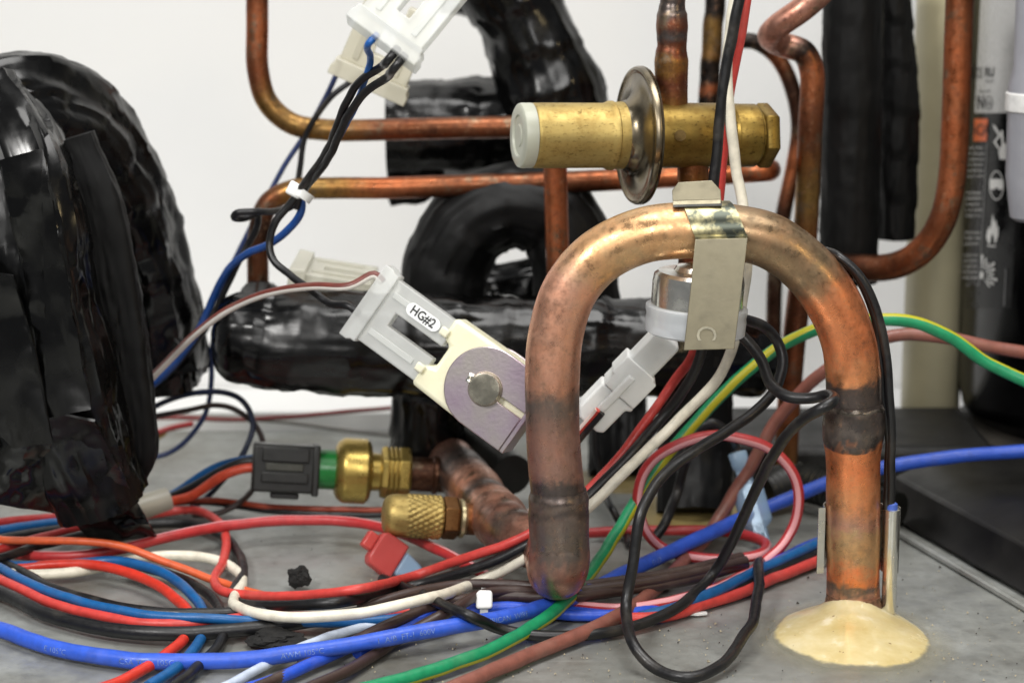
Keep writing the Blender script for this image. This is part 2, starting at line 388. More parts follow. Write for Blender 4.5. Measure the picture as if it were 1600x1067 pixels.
# middle: horizontal wrapped pipe, its arch, columns, rear block
t = thing('wrapped_pipe_run', 'horizontal pipe run wrapped in glossy black plastic behind the solenoid coil', 'insulated pipe', fl(668, 720, 0))
insul('run', None, [((372, 525, .945), .92), ((430, 532, .945), 1.0), ((520, 535, .945), 1.05), ((640, 538, .95), 1.05), ((760, 540, .955), 1), ((900, 540, .96), 1.02), ((1040, 545, .965), .95), ((1175, 560, .98), .8)], 76, M_TAPE, 2.2, parent=t, rc=True)
insul('drop_leg', None, [(672, 560, .985), (670, 640, .985), (668, 712, .985)], 58, M_TAPE, 4.7, parent=t)
insul('elbow_wrap', None, [((408, 470, .985), .7), ((404, 510, .97), 1.0), ((415, 540, .955), .9)], 52, M_TAPE2, 4.1, parent=t, rc=True)
insul('insulated_arch', 'arched pipe in black foam and tape rising behind the brass valve', [(690, 560, 1.0), (692, 470, 1.0), (702, 400, 1.0), (745, 342, 1.0), (812, 322, 1.0), (872, 348, 1.0), (896, 412, 1.0), (902, 490, 1.0), (904, 560, 1.0)], 67, M_FOAM, 6.6, amp=.05)
insul('black_pipe', 'black wrapped pipe crossing low inside the foam arch', [(700, 470, 1.045), (760, 462, 1.045), (830, 448, 1.045), (900, 440, 1.045)], 44, M_TAPE2, 21.5)
t = thing('wrapped_pipe_corner', 'black taped pipe corner in the far background above the copper tubes', 'insulated pipe', at(700, 300, 1.09))
insul('horizontal_leg', None, [((606, 203, 1.09), 1), ((690, 203, 1.09), 1.02), ((800, 200, 1.09), 1.02), ((880, 200, 1.09), 1)], 76, M_TAPE2, 7.7, parent=t)
insul('rising_leg', None, [((770, -40, 1.07), 1), ((812, 20, 1.07), 1.02), ((842, 90, 1.07), 1.08), ((868, 160, 1.07), 1.22), ((885, 240, 1.07), 1.25)], 68, M_TAPE2, 8.8, parent=t, amp=.14)
insul('side_arm', None, [((690, -12, 1.08), 1), ((760, -8, 1.08), 1.1), ((830, 10, 1.08), 1)], 34, M_TAPE2, 9.9, parent=t)
mb = sheet(MB(), [(606, 250), (700, 250), (690, 300), (665, 316), (650, 312), (630, 318), (612, 322), (606, 300)], [1.08] * 8, .004, seed=5)
mb.build('tape_flap', M_TAPE, t)
insul('black_insulated_riser', 'thick black insulated riser between the hairpin copper tube and cream cylinder', [(1333, -40, 1.03), (1331, 150, 1.03), (1328, 300, 1.03), (1324, 440, 1.03)], 46, M_FOAM, 11.1, amp=.03, crease=.0006, tape=.0004)
insul('black_insulated_riser', 'shorter black insulated riser with a ragged lower end beside the cream cylinder', [((1395, -40, 1.06), .9), ((1398, 60, 1.06), .95), ((1402, 150, 1.06), 1.1), ((1400, 260, 1.06), 1.1), ((1398, 372, 1.06), 1.0)], 31, M_FOAM, 12.3, amp=.10, crease=.0008)
insul('black_insulated_column', 'black insulated column standing on the pan behind the red wire ring', [(1086, 470, .965), (1086, 560, .965), (1086, 700, .965), fl(1086, 803, .001)], 57, M_FOAM, 13.4, amp=.04, tape=.0005)
insul('black_insulated_column', 'black insulated column at the back, just right of the copper left leg', [(965, 560, 1.04), (965, 640, 1.04), fl(965, 745, .001)], 44, M_FOAM, 14.4, amp=.04, tape=.0005)
mb = MB(); p = fl(770, 725, .02)
mb.tube([fl(800, 742, .020), fl(765, 712, .022), fl(735, 690, .024)], 32 * scl(p), n=32)
tag(mb.build('black_tube_stub', M_BLACKPL), 'short black tube stub below the zinc coil bracket', 'tube')

# ------------------------------------------------------------------ thin background copper tubes
CB = lin(120, 74, 50); CBo = lin(172, 104, 68); CBd = lin(70, 48, 38); CBg = lin(138, 108, 62); CBp = lin(186, 140, 124); CK = lin(44, 40, 38)
def ctube(label, pts, rpx, name='copper_tube', mat=None, n=20):
    pts = [(q[0], 1, q[1]) if len(q) == 2 else q for q in pts]
    mb = MB(); mb.tube(pts, rpx * scl(P(pts[1][0])), n=n, step=.002, jit=.003)
    return tag(mb.build(name, mat or M_COPPER_DK, sharp=50), label, 'tube')
ctube('thin copper tube dropping from the top then turning right behind the brass valve', [((402, -40, 1.0), CBd), ((402, 40, 1.0), CBo), ((403, 110, 1.0), CB), ((418, 160, 1.0), CBg), ((455, 193, 1.0), CBg), ((505, 203, 1.0), CBg), ((600, 203, 1.0), CB), ((720, 200, 1.0), CB), ((850, 198, 1.0), CB)], 17.5)
ctube('thin copper tube rising from black wrap then running right below the valve', [((404, 500, .99), CBd), ((403, 430, .99), CB), ((405, 360, .99), CBd), ((420, 318, .99), CB), ((460, 297, .99), CBg), ((520, 294, .99), CBg), ((600, 294, .99), CBo), ((720, 290, .99), CB), ((900, 284, .99), CB), ((1060, 276, .985), CBo), ((1150, 270, .975), CBo), ((1190, 267, .97), CBo), ((1203, 266, .985), CBo), ((1195, 262, 1.01), CB)], 17)
ctube('vertical thin copper tube below the brass cylinder', [((866, 180, .955), CB), ((868, 280, .955), CBo), ((870, 360, .955), CBo), ((874, 470, .955), CB)], 18.5)
ctube('hairpin copper tube with pinkish top bend descending behind the big copper arch', [((1330, -60, .94), CBp), ((1262, 8, .94), CBp), ((1215, 42, .945), CBp), ((1203, 58, .955), CBp), ((1222, 70, .965), CBp), ((1255, 82, .965), CK), ((1268, 110, .965), CBo), ((1266, 200, .965), CB), ((1262, 300, .97), CBg), ((1256, 400, .975), CB), ((1242, 520, .985), CB), ((1232, 640, .99), CBo), (fl(1226, 762, .001), CBg)], 20)
ctube('dark thin copper tube crossing behind the hairpin tube', [((1150, 64, 1.05), CK), ((1180, 66, 1.05), CK), ((1212, 88, 1.05), CB), ((1235, 130, 1.05), CBd), ((1248, 195, 1.05), CBd), ((1240, 260, 1.05), CBo), ((1225, 330, 1.05), CBd), ((1212, 420, 1.05), CBd), ((1208, 560, 1.05), CBd)], 12.5)
ctube('blurred upright copper tube with black bands behind the white wire', [((1118, -30, 1.04), CK), ((1117, 20, 1.04), CK), ((1114, 38, 1.04), CBg), ((1112, 85, 1.04), CBg), ((1110, 98, 1.04), CK), ((1109, 125, 1.04), CK), ((1108, 138, 1.04), CBo), ((1107, 150, 1.04), CK), ((1105, 230, 1.04), CK)], 16)
ctube('copper tube curving round in front of the cream cylinder', [((1501, -40, .985), CB), ((1497, 60, .985), CBo), ((1493, 180, .985), CBo), ((1487, 280, .985), CBo), ((1472, 345, .985), CB), ((1440, 392, .99), CBo), ((1395, 416, 1.0), CB), ((1330, 418, 1.01), CBd), ((1290, 415, 1.02), CBd)], 22)

# ------------------------------------------------------------------ cream cylinder, compressor, rail
def post(px_, Y, r, z0, z1, prof=None): return at(px_, 600, Y)
M_CREAMPAINT = plain('cream_paint', lin(190, 182, 150), .4, 0, .06, 40)
c0 = at(1456, 560, 1.10); c0.z = .0
mb = MB(); r_ = 46 * scl(at(1456, 400, 1.10)); mb.lathe([(.006, r_ * .9), (.010, r_), (.42, r_)], axis_z(c0, 1), 48)
tag(mb.build('cream_cylinder', M_CREAMPAINT, org=c0), 'cream painted upright cylinder behind the copper tube', 'cylinder')

CC = Vector((.3145, 1.075, 0)); CR = .082
comp = thing('compressor', 'black painted compressor shell with warning label at the right edge', 'compressor', CC)
mb = MB(); mb.lathe([(.016, CR * .90), (.022, CR * .97), (.034, CR), (.5, CR)], axis_z(CC, 1), 96); mb.build('shell', M_BLACKPAINT, comp)
mb = MB(); mb.lathe([(.001, CR * 1.02), (.005, CR * 1.04), (.012, CR * 1.02), (.016, CR * .92)], axis_z(CC, 1), 64); mb.build('foot_ring', plain('dusty_black', lin(48, 44, 38), .6, 0, .3, 60, .1), comp)
def cyl(px, py, dr=.0):
    """where the sight line through a photo pixel meets the compressor shell; dr lifts it off the shell"""
    d = ray(px, py); r = CR + dr; a = d.x ** 2 + d.y ** 2; ox, oy = CAM.x - CC.x, CAM.y - CC.y
    b = 2 * (ox * d.x + oy * d.y); c = ox * ox + oy * oy - r * r; q = b * b - 4 * a * c
    t_ = (-b - math.sqrt(max(q, 0))) / (2 * a); return CAM + d * t_
def patch(name, mat, parent, x0f, x1f, y0, y1, dr, nx=14, ny=14):
    """label patch: edges x0f(y), x1f(y) in photo pixels, bent round the shell, with thickness"""
    mb = MB(); v = []
    for k in (dr, dr - .00012):
        for j in range(ny + 1):
            y = y0 + (y1 - y0) * j / ny
            for i in range(nx + 1): v.append(cyl(x0f(y) + (x1f(y) - x0f(y)) * i / nx, y, k))
    n1 = (nx + 1) * (ny + 1); f = []
    for j in range(ny):
        for i in range(nx):
            a = j * (nx + 1) + i; f += [(a, a + 1, a + nx + 2, a + nx + 1), (n1 + a + nx + 1, n1 + a + nx + 2, n1 + a + 1, n1 + a)]
    mb.add(v, f); return mb.build(name, mat, parent)
def text_mesh(s, bold=False):
    cu = bpy.data.curves.new('t', 'FONT'); cu.body = s; cu.align_x = 'CENTER'; cu.align_y = 'CENTER'; cu.resolution_u = 3
    if bold: cu.offset = .022
    ob = bpy.data.objects.new('t', cu); sc.collection.objects.link(ob); bpy.context.view_layer.update()
    me = bpy.data.meshes.new_from_object(ob.evaluated_get(bpy.context.evaluated_depsgraph_get()))
    v = [tuple(x.co) for x in me.vertices]; f = [tuple(p_.vertices) for p_ in me.polygons]
    bpy.data.objects.remove(ob); bpy.data.meshes.remove(me); bpy.data.curves.remove(cu); return v, f
def cyl_text(s, px, py, h, wd, mat, parent, dr, name='lettering', slant=0, bold=False):
    v, f = text_mesh(s, bold); a = np.array(v); a[:, 0] -= (a[:, 0].max() + a[:, 0].min()) / 2; a[:, 1] -= (a[:, 1].max() + a[:, 1].min()) / 2
    a[:, 0] *= wd / np.ptp(a[:, 0]); a[:, 1] *= h / np.ptp(a[:, 1])
    mb = MB(); mb.add([cyl(px + x - slant * y, py - y, dr) for x, y, _ in a], f); return mb.build(name, mat, parent)
def cyl_poly(polys, mat, parent, dr, name):
    mb = MB()
    for pl in polys: mb.add([cyl(x, y, dr) for x, y in pl], [tuple(range(len(pl)))])
    return mb.build(name, mat, parent)
ex = lambda y: 1531 - .052 * y                     # the shell's left outline in the photo
M_LABG = plain('label_grey', lin(186, 186, 184), .3, 0, .03); M_LABB = plain('label_black', lin(8, 8, 9), .22, 0, .1, spec=.25); M_ORANGE = plain('label_orange', lin(226, 106, 50), .35, 0, .05)
lab = patch('label', M_LABB, comp, lambda y: ex(y) + 1, lambda y: 1600 - .052 * y + 6, 178, 482, .0003)
patch('label', M_LABG, comp, lambda y: ex(y) + 1, lambda y: 1612 - .052 * y, -30, 177, .0003)
patch('orange_band', M_ORANGE, lab, lambda y: ex(y) + 1.5, lambda y: 1553 - .052 * y, 186, 221, .0006)
patch('text_panel', plain('label_dark_grey', lin(44, 44, 48), .3, 0, .05, spec=.25), lab, lambda y: ex(y) + 1.5, lambda y: 1550 - .052 * y, 224, 446, .0006)
cyl_text('ENCIA', 1529, 203, 18, 30, M_PRINT_DK, lab, .0009)
rr = random.Random(3)
for k in range(24):
    y = 231 + k * 8.8
    if k in (6, 7, 13, 14, 18): continue
    cyl_text(''.join(rr.choice('aeinorstlmu ') for _ in range(12)), (ex(y) + 1550 - .052 * y) / 2 - 2 - rr.random() * 3, y, 4.2, 22 + rr.random() * 5, M_PRINT, lab, .0009, 'small_print')
cyl_text('CE', 1530, 114, 16, 9, M_PRINT_DK, comp, .0006); cyl_text('RU', 1546, 113, 15, 14, M_PRINT_DK, comp, .0006, bold=True); cyl_text('SA2337', 1546, 127, 5, 12, M_PRINT_DK, comp, .0006)
cyl_text('N', 1532, 160, 22, 10, M_PRINT_DK, comp, .0006, bold=True); cyl_text('UL', 1545, 161, 9, 7, M_PRINT_DK, comp, .0006); cyl_text('Seguridad', 1538, 143, 5, 18, M_PRINT_DK, comp, .0006)
def ring(cx, cy, rx, ry, th, n=28):
    o = []
    for i in range(n):
        a, b = 6.2832 * i / n, 6.2832 * (i + 1) / n
        o.append([(cx + rx * math.cos(a), cy + ry * math.sin(a)), (cx + rx * math.cos(b), cy + ry * math.sin(b)), (cx + (rx - th) * math.cos(b), cy + (ry - th) * math.sin(b)), (cx + (rx - th) * math.cos(a), cy + (ry - th) * math.sin(a))])
    return o
cyl_poly(ring(1545, 161, 6, 11, 1.2), M_PRINT_DK, comp, .0006, 'approval_ring')
cyl_poly(ring(1520, 114, 4, 11, 1.6), M_PRINT_DK, comp, .0006, 'approval_ring')
cyl_poly(ring(1557, 290, 11, 23, 1.5) + [[(1546, 282), (1551, 280), (1563, 280), (1568, 283), (1567, 295), (1561, 297), (1557, 292), (1553, 297), (1547, 295)]], M_PRINT, lab, .0009, 'goggles_symbol')
cyl_poly([[(1544, 380), (1541, 370), (1543, 360), (1546, 353), (1547, 361), (1549, 350), (1551, 334), (1554, 348), (1556, 343), (1558, 356), (1560, 353), (1560, 366), (1557, 377), (1554, 381), (1553, 371), (1550, 364), (1548, 372), (1547, 381)], [(1543, 383), (1556, 384), (1556, 386), (1543, 385)]], M_PRINT, lab, .0009, 'flame_symbol')
bl = []
for k in range(9):
    a = R(-88 + k * 17); r0, r1 = 9 + (k % 2) * 3, 32 - (k % 3) * 4; w0 = .045; cx, cy = 1534, 430
    bl.append([(cx + .72 * r0 * math.cos(a - w0), cy + r0 * math.sin(a - w0)), (cx + .78 * r1 * math.cos(a - w0 * 1.6), cy + r1 * math.sin(a - w0 * 1.6)), (cx + .78 * r1 * math.cos(a + w0 * 1.6), cy + r1 * math.sin(a + w0 * 1.6)), (cx + .72 * r0 * math.cos(a + w0), cy + r0 * math.sin(a + w0))])
cyl_poly(bl + ring(1534, 430, 3, 6, 2.9, 12), M_PRINT, lab, .0009, 'burst_symbol')
cyl_poly([[(1551, 194), (1556, 198), (1564, 212), (1559, 218), (1556, 222), (1562, 232), (1560, 234), (1552, 222), (1560, 212), (1553, 201)], [(1563, 205), (1567, 204), (1568, 222), (1572, 226), (1572, 250), (1562, 249), (1560, 238), (1565, 226)]], M_PRINT, lab, .0009, 'hand_symbol')
cyl_poly([[(1571, 420), (1572, 420), (1569, 478), (1568, 478)], [(1541, 224), (1542, 224), (1530, 446), (1529, 446)], [(1510, 444.6), (1530, 444.6), (1530, 446), (1510, 446)]], plain('label_line', lin(150, 150, 150), .4), lab, .0009, 'label_rule')

# grey conduit at the far right
M_GREYPL = plain('grey_plastic', lin(150, 151, 158), .42, 0, .05, 80)
t = thing('grey_conduit', 'light grey plastic conduit with a white band in front of the compressor', 'conduit', at(1606, 345, .955))
s_ = scl(at(1606, 200, .955)); mb = MB(); mb.lathe([(0, 22 * s_), (6 * s_, 30 * s_), (30 * s_, 34 * s_), (70 * s_, 40 * s_), (180 * s_, 42 * s_), (212 * s_, 43 * s_), (240 * s_, 36 * s_), (400 * s_, 38 * s_)], axis_z(at(1608, 345, .955), 1), 40)
mb.build('tube', M_GREYPL, t)
mb = MB(); mb.lathe([(172 * s_, 44 * s_), (174 * s_, 46 * s_), (200 * s_, 46 * s_), (202 * s_, 44 * s_)], axis_z(at(1608, 345, .955), 1), 40); mb.build('band', plain('white_band', lin(228, 228, 226), .4), t)

# black rail and dark platform that carry the compressor
a_, b_ = fl(1330, 800, 0), fl(1640, 985, 0); a_.z = b_.z = 0
d_ = (b_ - a_).normalized(); n_ = Vector((-d_.y, d_.x, 0));  n_ = n_ if n_.y > 0 else -n_
Mr = Matrix.Translation(a_) @ Matrix((d_, n_, Vector((0, 0, 1)))).transposed().to_4x4()
M_RAIL = plain('dusty_black_steel', lin(27, 26, 24), .42, .2, .4, 50, .08)
mb = MB(); L_ = (b_ - a_).length + .06
mb.prism([(.012, .0005), (.018, .006), (.022, .016), (.040, .022), (.090, .024), (.090, .0005)], 0, L_, Mr @ Matrix(((0, 0, 1, 0), (1, 0, 0, 0), (0, 1, 0, 0), (0, 0, 0, 1))))
tag(mb.build('base_rail', M_RAIL, bevel=.0015), 'black steel base rail running diagonally under the compressor', 'rail')
mb = MB(); mb.tube([Mr @ Vector((-.06, .004, .0008)), Mr @ Vector((.1, .004, .0008)), Mr @ Vector((L_, .004, .0008))], .0016, n=8)
tag(mb.build('pan_crease', M_FLOOR), 'pressed crease in the sheet metal in front of the black rail', None, None, 'structure')
mb = MB(); q0 = fl(1150, 765, 0); mb.box(q0.x, .235, 1.0, 1.085, .0005, .020)
tag(mb.build('dark_bracket', plain('grimy_black', lin(14, 13, 11), .55, 0, .4, 90, .3), bevel=.004), 'dark steel bracket low behind the right copper leg', 'bracket')
mb = MB(); mb.tube([fl(1190, 770, .010), fl(1240, 752, .012), fl(1290, 762, .012), fl(1345, 780, .010), fl(1400, 800, .008)], .0085, n=24, step=.0009, disp=lambda p, a, l, r: .0009 * math.sin(l * 2200))
tag(mb.build('corrugated_hose', M_BLACKPL), 'black corrugated hose behind the right copper leg', 'hose')

# ------------------------------------------------------------------ copper arch (main subject)
cO = lin(232, 146, 98); cB = lin(220, 170, 144); cG = lin(202, 168, 126); cD = lin(92, 86, 84); cDD = lin(120, 110, 104); cT = lin(206, 156, 132); cR = lin(168, 130, 116); cGr = lin(148, 126, 98); cOl = lin(224, 158, 112)
t = thing('copper_pipe_arch', 'large copper pipe arch with scorched joints standing on the base pan', 'copper pipe', fl(1332, 968, 0))
S8 = scl(at(1000, 500, .80)); RP = 43 * S8
bend = [((873, 800, .80), 1.0, cD), ((871, 762, .80), 1.0, cD), ((868, 735, .80), 1.0, cR), ((864, 680, .80), 1.0, cR), ((863, 630, .80), 1.0, cDD), ((863, 590, .80), 1.0, cT), ((868, 525, .80), 1.0, cB), ((890, 455, .80), 1.0, cB), ((935, 402, .80), 1.0, cG), ((1005, 368, .80), 1.0, cG), ((1085, 360, .80), 1.0, cG), ((1150, 364, .80), 1.0, cGr), ((1205, 378, .80), 1.0, cGr), ((1262, 420, .80), 1.0, cGr), ((1303, 475, .80), 1.0, cO), ((1326, 535, .80), 1.0, cO), ((1332, 575, .80), 1.0, cOl), ((1334, 592, .801), 1.02, cD), ((1335, 640, .802), 1.03, cD)]
mb = MB(); mb.tube(bend, RP, jit=.0035, n=72, step=.0009, disp=lambda p, a, l, r: .00025 * noise.noise(p * 40)); mb.build('bend', M_COPPER, t, sharp=60)
leg = [((1335, 628, .802), 1.06, cD), ((1335, 645, .802), 1.13, cD), ((1334, 665, .802), 1.14, cDD), ((1333, 683, .802), 1.10, cD), ((1333, 690, .8025), 1.06, cO), ((1333, 715, .803), 1.0, cO), ((1333, 770, .804), 1.0, cOl), ((1333, 815, .8045), 1.0, cT), ((1333, 830, .8045), 1.0, cG), ((1333, 860, .805), 1.0, cG), ((1333, 890, .805), 1.0, cO), ((1333, 903, .8055), 1.0, cDD), ((1333, 920, .806), 1.0, cT), ((1333, 945, .806), 1.0, cR), (fl(1333, 972, 0), 1.02, cDD)]
mb = MB(); mb.tube(leg, RP, jit=.0035, n=72, step=.0009, disp=lambda p, a, l, r: .0004 * noise.noise(p * 60)); mb.build('riser', M_COPPER, t, sharp=60)
elb = [((873, 764, .80), 1.01, cD), ((873, 778, .80), 1.09, cDD), ((873, 792, .80), 1.08, cD), ((873, 806, .80), 1.12, cDD), ((874, 850, .80), 1.13, cDD), ((874, 872, .80), 1.14, cR), (fl(871, 890, .0215), 1.14, cT), (fl(869, 884, .0205), 1.12, cT), (fl(863, 868, .0205), 1.08, cR), (fl(852, 856, .0205), 1.06, cR)]
mb = MB(); mb.tube(elb, RP, jit=.0035, n=72, step=.0009, disp=lambda p, a, l, r: .0006 * noise.noise(p * 70)); mb.build('elbow', M_COPPER, t, sharp=60)
tee = [(fl(858, 863, .0205), 1.0, cR), (fl(832, 848, .0205), 1.0, cR), (fl(810, 838, .0205), 1.02, cDD), (fl(795, 828, .0205), 1.12, cR), (fl(775, 805, .0205), 1.12, cT), (fl(762, 790, .0205), 1.02, cD), (fl(752, 778, .0205), 1.10, cT), (fl(728, 748, .0205), 1.12, cD), (fl(705, 722, .0205), 1.08, cR), (fl(690, 706, .0205), 1.0, cD), (fl(655, 672, .0205), 1.0, cD)]
mb = MB(); mb.tube(tee, RP, jit=.0035, n=40, step=.0015, disp=lambda p, a, l, r: .0009 * noise.noise(p * 90)); mb.build('tee_run', M_COPPER_DK, t, sharp=60)
M_BEAD = plain('solder_bead', lin(132, 122, 112), .34, .7, .45, 260, .3)
def bead(px, py, Y, r, th, seed):
    c = at(px, py, Y); mb = MB(); mb.lathe([(-th * 2, r), (-th, r + th * .6), (0, r + th), (th, r + th * .6), (th * 2, r)], axis_z(c, 1), 64, mod=lambda x, a, q: .0006 * noise.noise(Vector((math.cos(a) * 3 + seed, math.sin(a) * 3, x * 500))))
    mb.build('solder_bead', M_BEAD, t)
bead(1335, 636, .802, RP * 1.04, .0009, 1)
# solder drips round the base of the riser
mb = MB(); c0 = fl(1333, 972, 0)
mb.lathe([(0, RP * 1.5), (.003, RP * 1.25), (.007, RP * 1.1), (.012, RP * 1.02)], axis_z(c0, 1), 40, mod=lambda x, a, r: .0012 * noise.noise(Vector((math.cos(a) * 2, math.sin(a) * 2, x * 300))))
mb.build('solder_fillet', plain('solder_flux', lin(150, 112, 88), .3, .4, .4, 300, .4), t)
def epoxy():
    m, nt, b, N, L = new('yellow_epoxy')
    c = ramp(nt, noise_tex(nt, 60, 5, .6), [(.3, lin(206, 182, 122)), (.5, lin(222, 202, 150)), (.7, lin(228, 214, 176))])
    c = mix(nt, c, lin(120, 84, 50), ramp(nt, noise_tex(nt, 420, 2, .5), [(.70, 0.0), (.74, .8)]))
    L(c, b.inputs['Base Color']); b.inputs['Subsurface Weight'].default_value = .3; b.inputs['Subsurface Radius'].default_value = (.006, .005, .003); b.inputs['Subsurface Scale'].default_value = 1
    L(ramp(nt, noise_tex(nt, 80, 4), [(.35, .2), (.65, .5)]), b.inputs['Roughness'])
    L(bump(nt, noise_tex(nt, 300, 5, .6), .2, .0012), b.inputs['Normal']); return m
M_EPOXY = epoxy()
def mound(name, label, c, rx, ry, h, mat, seed):
    mb = MB(); v = []; f = []; n = 64; m = 14
    for j in range(m + 1):
        q = j / m
        for k in range(n):
            a = 2 * math.pi * k / n; e = 1 + .13 * noise.noise(Vector((math.cos(a) * 1.1 + seed, math.sin(a) * 1.1, 0))) + .015 * noise.noise(Vector((math.cos(a) * 5 + seed, math.sin(a) * 5, 0)))
            z = h * (.55 * (1 - q ** 2) + .45 * (1 - q) ** 1.5) * (1 if q < .85 else (1 - q) / .15 * .6 + .4) + .0004 * noise.noise(Vector((q * 6 * math.cos(a), q * 6 * math.sin(a), seed))) + .0004
            v.append((c.x + rx * q * e * math.cos(a), c.y + ry * q * e * math.sin(a), max(z, -.0012) if j < m else -.0015))
    for j in range(m):
        for k in range(n): f.append((j * n + k, (j + 1) * n + k, (j + 1) * n + (k + 1) % n, j * n + (k + 1) % n))
    mb.add(v, f); return tag(mb.build(name, mat, org=c), label, 'epoxy')
def resin():
    m, nt, b, N, L = new('epoxy_resin')
    a = N('Attribute'); a.attribute_name = 'frm'; sx = N('SeparateXYZ'); L(a.outputs['Vector'], sx.inputs[0])
    ad = N('Math'); ad.operation = 'ADD'; L(sx.outputs[0], ad.inputs[0])
    mu = N('Math'); mu.operation = 'MULTIPLY_ADD'; L(noise_tex(nt, 90, 5, .6), mu.inputs[0]); mu.inputs[1].default_value = .10; mu.inputs[2].default_value = -.05; L(mu.outputs[0], ad.inputs[1])
    yel = ramp(nt, noise_tex(nt, 60, 5, .6), [(.3, lin(192, 172, 116)), (.5, lin(206, 190, 142)), (.7, lin(216, 204, 168))])
    c = mix(nt, yel, lin(176, 172, 152), ramp(nt, ad.outputs[0], [(.615, 0.0), (.645, 1.0)]))
    c = mix(nt, c, lin(110, 74, 44), ramp(nt, noise_tex(nt, 380, 2, .5), [(.72, 0.0), (.75, .7)]))
    c = mix(nt, c, lin(238, 232, 214), ramp(nt, noise_tex(nt, 120, 3, .5), [(.62, 0.0), (.74, .4)]))
    L(c, b.inputs['Base Color']); b.inputs['Subsurface Weight'].default_value = .25; b.inputs['Subsurface Radius'].default_value = (.005, .004, .0025); b.inputs['Subsurface Scale'].default_value = 1
    L(ramp(nt, noise_tex(nt, 80, 4), [(.35, .10), (.65, .28)]), b.inputs['Roughness']); L(bump(nt, noise_tex(nt, 90, 3, .5), .12, .0014), b.inputs['Normal'])
    t_ = N('BsdfTransparent'); x = N('MixShader'); L(ramp(nt, ad.outputs[0], [(.61, 0.0), (.64, .55), (.88, 1.0)]), x.inputs[0])
    L(b.outputs[0], x.inputs[1]); L(t_.outputs[0], x.inputs[2]); L(x.outputs[0], nt.nodes['Material Output'].inputs[0]); return m
def epoxy_mound():
    c = fl(1328, 997, 0); pc = fl(1333, 972, 0); mb = MB(); v = []; f = []; fr = []; n = 72; m = 30
    for j in range(m + 1):
        q = max(j / m, .001)
        for k in range(n):
            a = 2 * math.pi * k / n; e = 1 + .10 * noise.noise(Vector((math.cos(a) * 1.1 + 2, math.sin(a) * 1.1, 0)))
            x = c.x + .046 * q * e * math.cos(a); y = c.y + .056 * q * e * math.sin(a); d = math.hypot(x - pc.x, y - pc.y)
            z = .0016 * (1 - q * q) + .0070 * max(0, 1 - q / .66) ** .75 + .0065 * math.exp(-max(d - RP, 0) / .0055) * max(0, 1 - q) + .00035 * noise.noise(Vector((x * 120, y * 120, 1)))
            v.append((x, y, z - .0012 * q ** 6)); fr.append((q, 0, 0))
    for j in range(m):
        for k in range(n): f.append((j * n + k, (j + 1) * n + k, (j + 1) * n + (k + 1) % n, j * n + (k + 1) % n))
    mb.add(v, f, None, {'frm': fr}); return tag(mb.build('epoxy_mound', resin(), org=c), 'pale yellow epoxy mound with milky rim sealing the foot of the copper riser', 'epoxy')
epoxy_mound()
mound('epoxy_mound', 'flat yellowish sealant patch under the black column', fl(1086, 800, 0), .030, .034, .003, milky('dull_sealant', (150, 132, 84), 0, .2, .5), 4)
mound('epoxy_mound', 'small sealant patch at the foot of the hairpin copper tube', fl(1226, 765, 0), .018, .018, .003, milky('dull_sealant', (138, 116, 70), 0, .2, .5), 5)
mound('epoxy_mound', 'dull sealant patch at the foot of the rear black column', fl(965, 748, 0), .022, .022, .002, milky('dull_sealant', (140, 124, 82), 0, .2, .5), 8)

# ------------------------------------------------------------------ thermostat and its strap clip
pc = at(1086, 470, .803); s_ = S8
t = thing('thermostat', 'round silver thermostat with a milky plastic ring under the copper arch', 'thermostat', at(1086, 535, .803))
Mt = Matrix.Translation(at(1086, 518, .803)) @ Matrix.Rotation(R(3), 4, 'Y') @ Matrix.Rotation(R(-90), 4, 'Y') @ Matrix.Scale(s_, 4)
mb = MB(); mb.lathe([(10, 72), (40, 72), (78, 72), (90, 70), (95, 64), (97, 40), (100, 38), (104, 36), (108, 20), (110, 0)], Mt, 64); mb.build('cup', M_NICKEL, t)
mb = MB(); mb.lathe([(-4, 60), (-3, 74), (0, 78), (20, 79), (26, 78), (34, 80), (40, 80), (42, 76), (42, 72.3)], Mt, 64); mb.build('ring', milky('clear_nylon', (222, 226, 230), .42, .3), t)
t = thing('strap_clip', 'bent spring steel strap clip stamped C over the copper arch', 'clip', at(1108, 548, .781))
def strap():
    rows = []                                       # rows of (left, right) world points
    pcx = at(1116, 362, .80); rr_ = RP + .0006
    for a in (95, 110, 125, 140, 155, 170, 182):
        y = pcx.y + rr_ * math.cos(R(a)); z = pcx.z + rr_ * math.sin(R(a)); k = (a - 95) / 87
        lx = 1064 + (1086 - 1064) * k ** 1.3; rx = 1139 + (1168 - 1139) * k
        xl = at(lx, 345, y).x; xr = at(rx, 345, y).x; rows.append((Vector((xl, y, z)), Vector((xr, y, z))))
    rows.append((at(1086, 374, .7865), at(1168, 372, .7865)))
    rows.append((at(1079, 450, .7835), at(1159, 449, .7835))); rows.append((at(1068, 547, .780), at(1147, 545, .780)))
    return rows
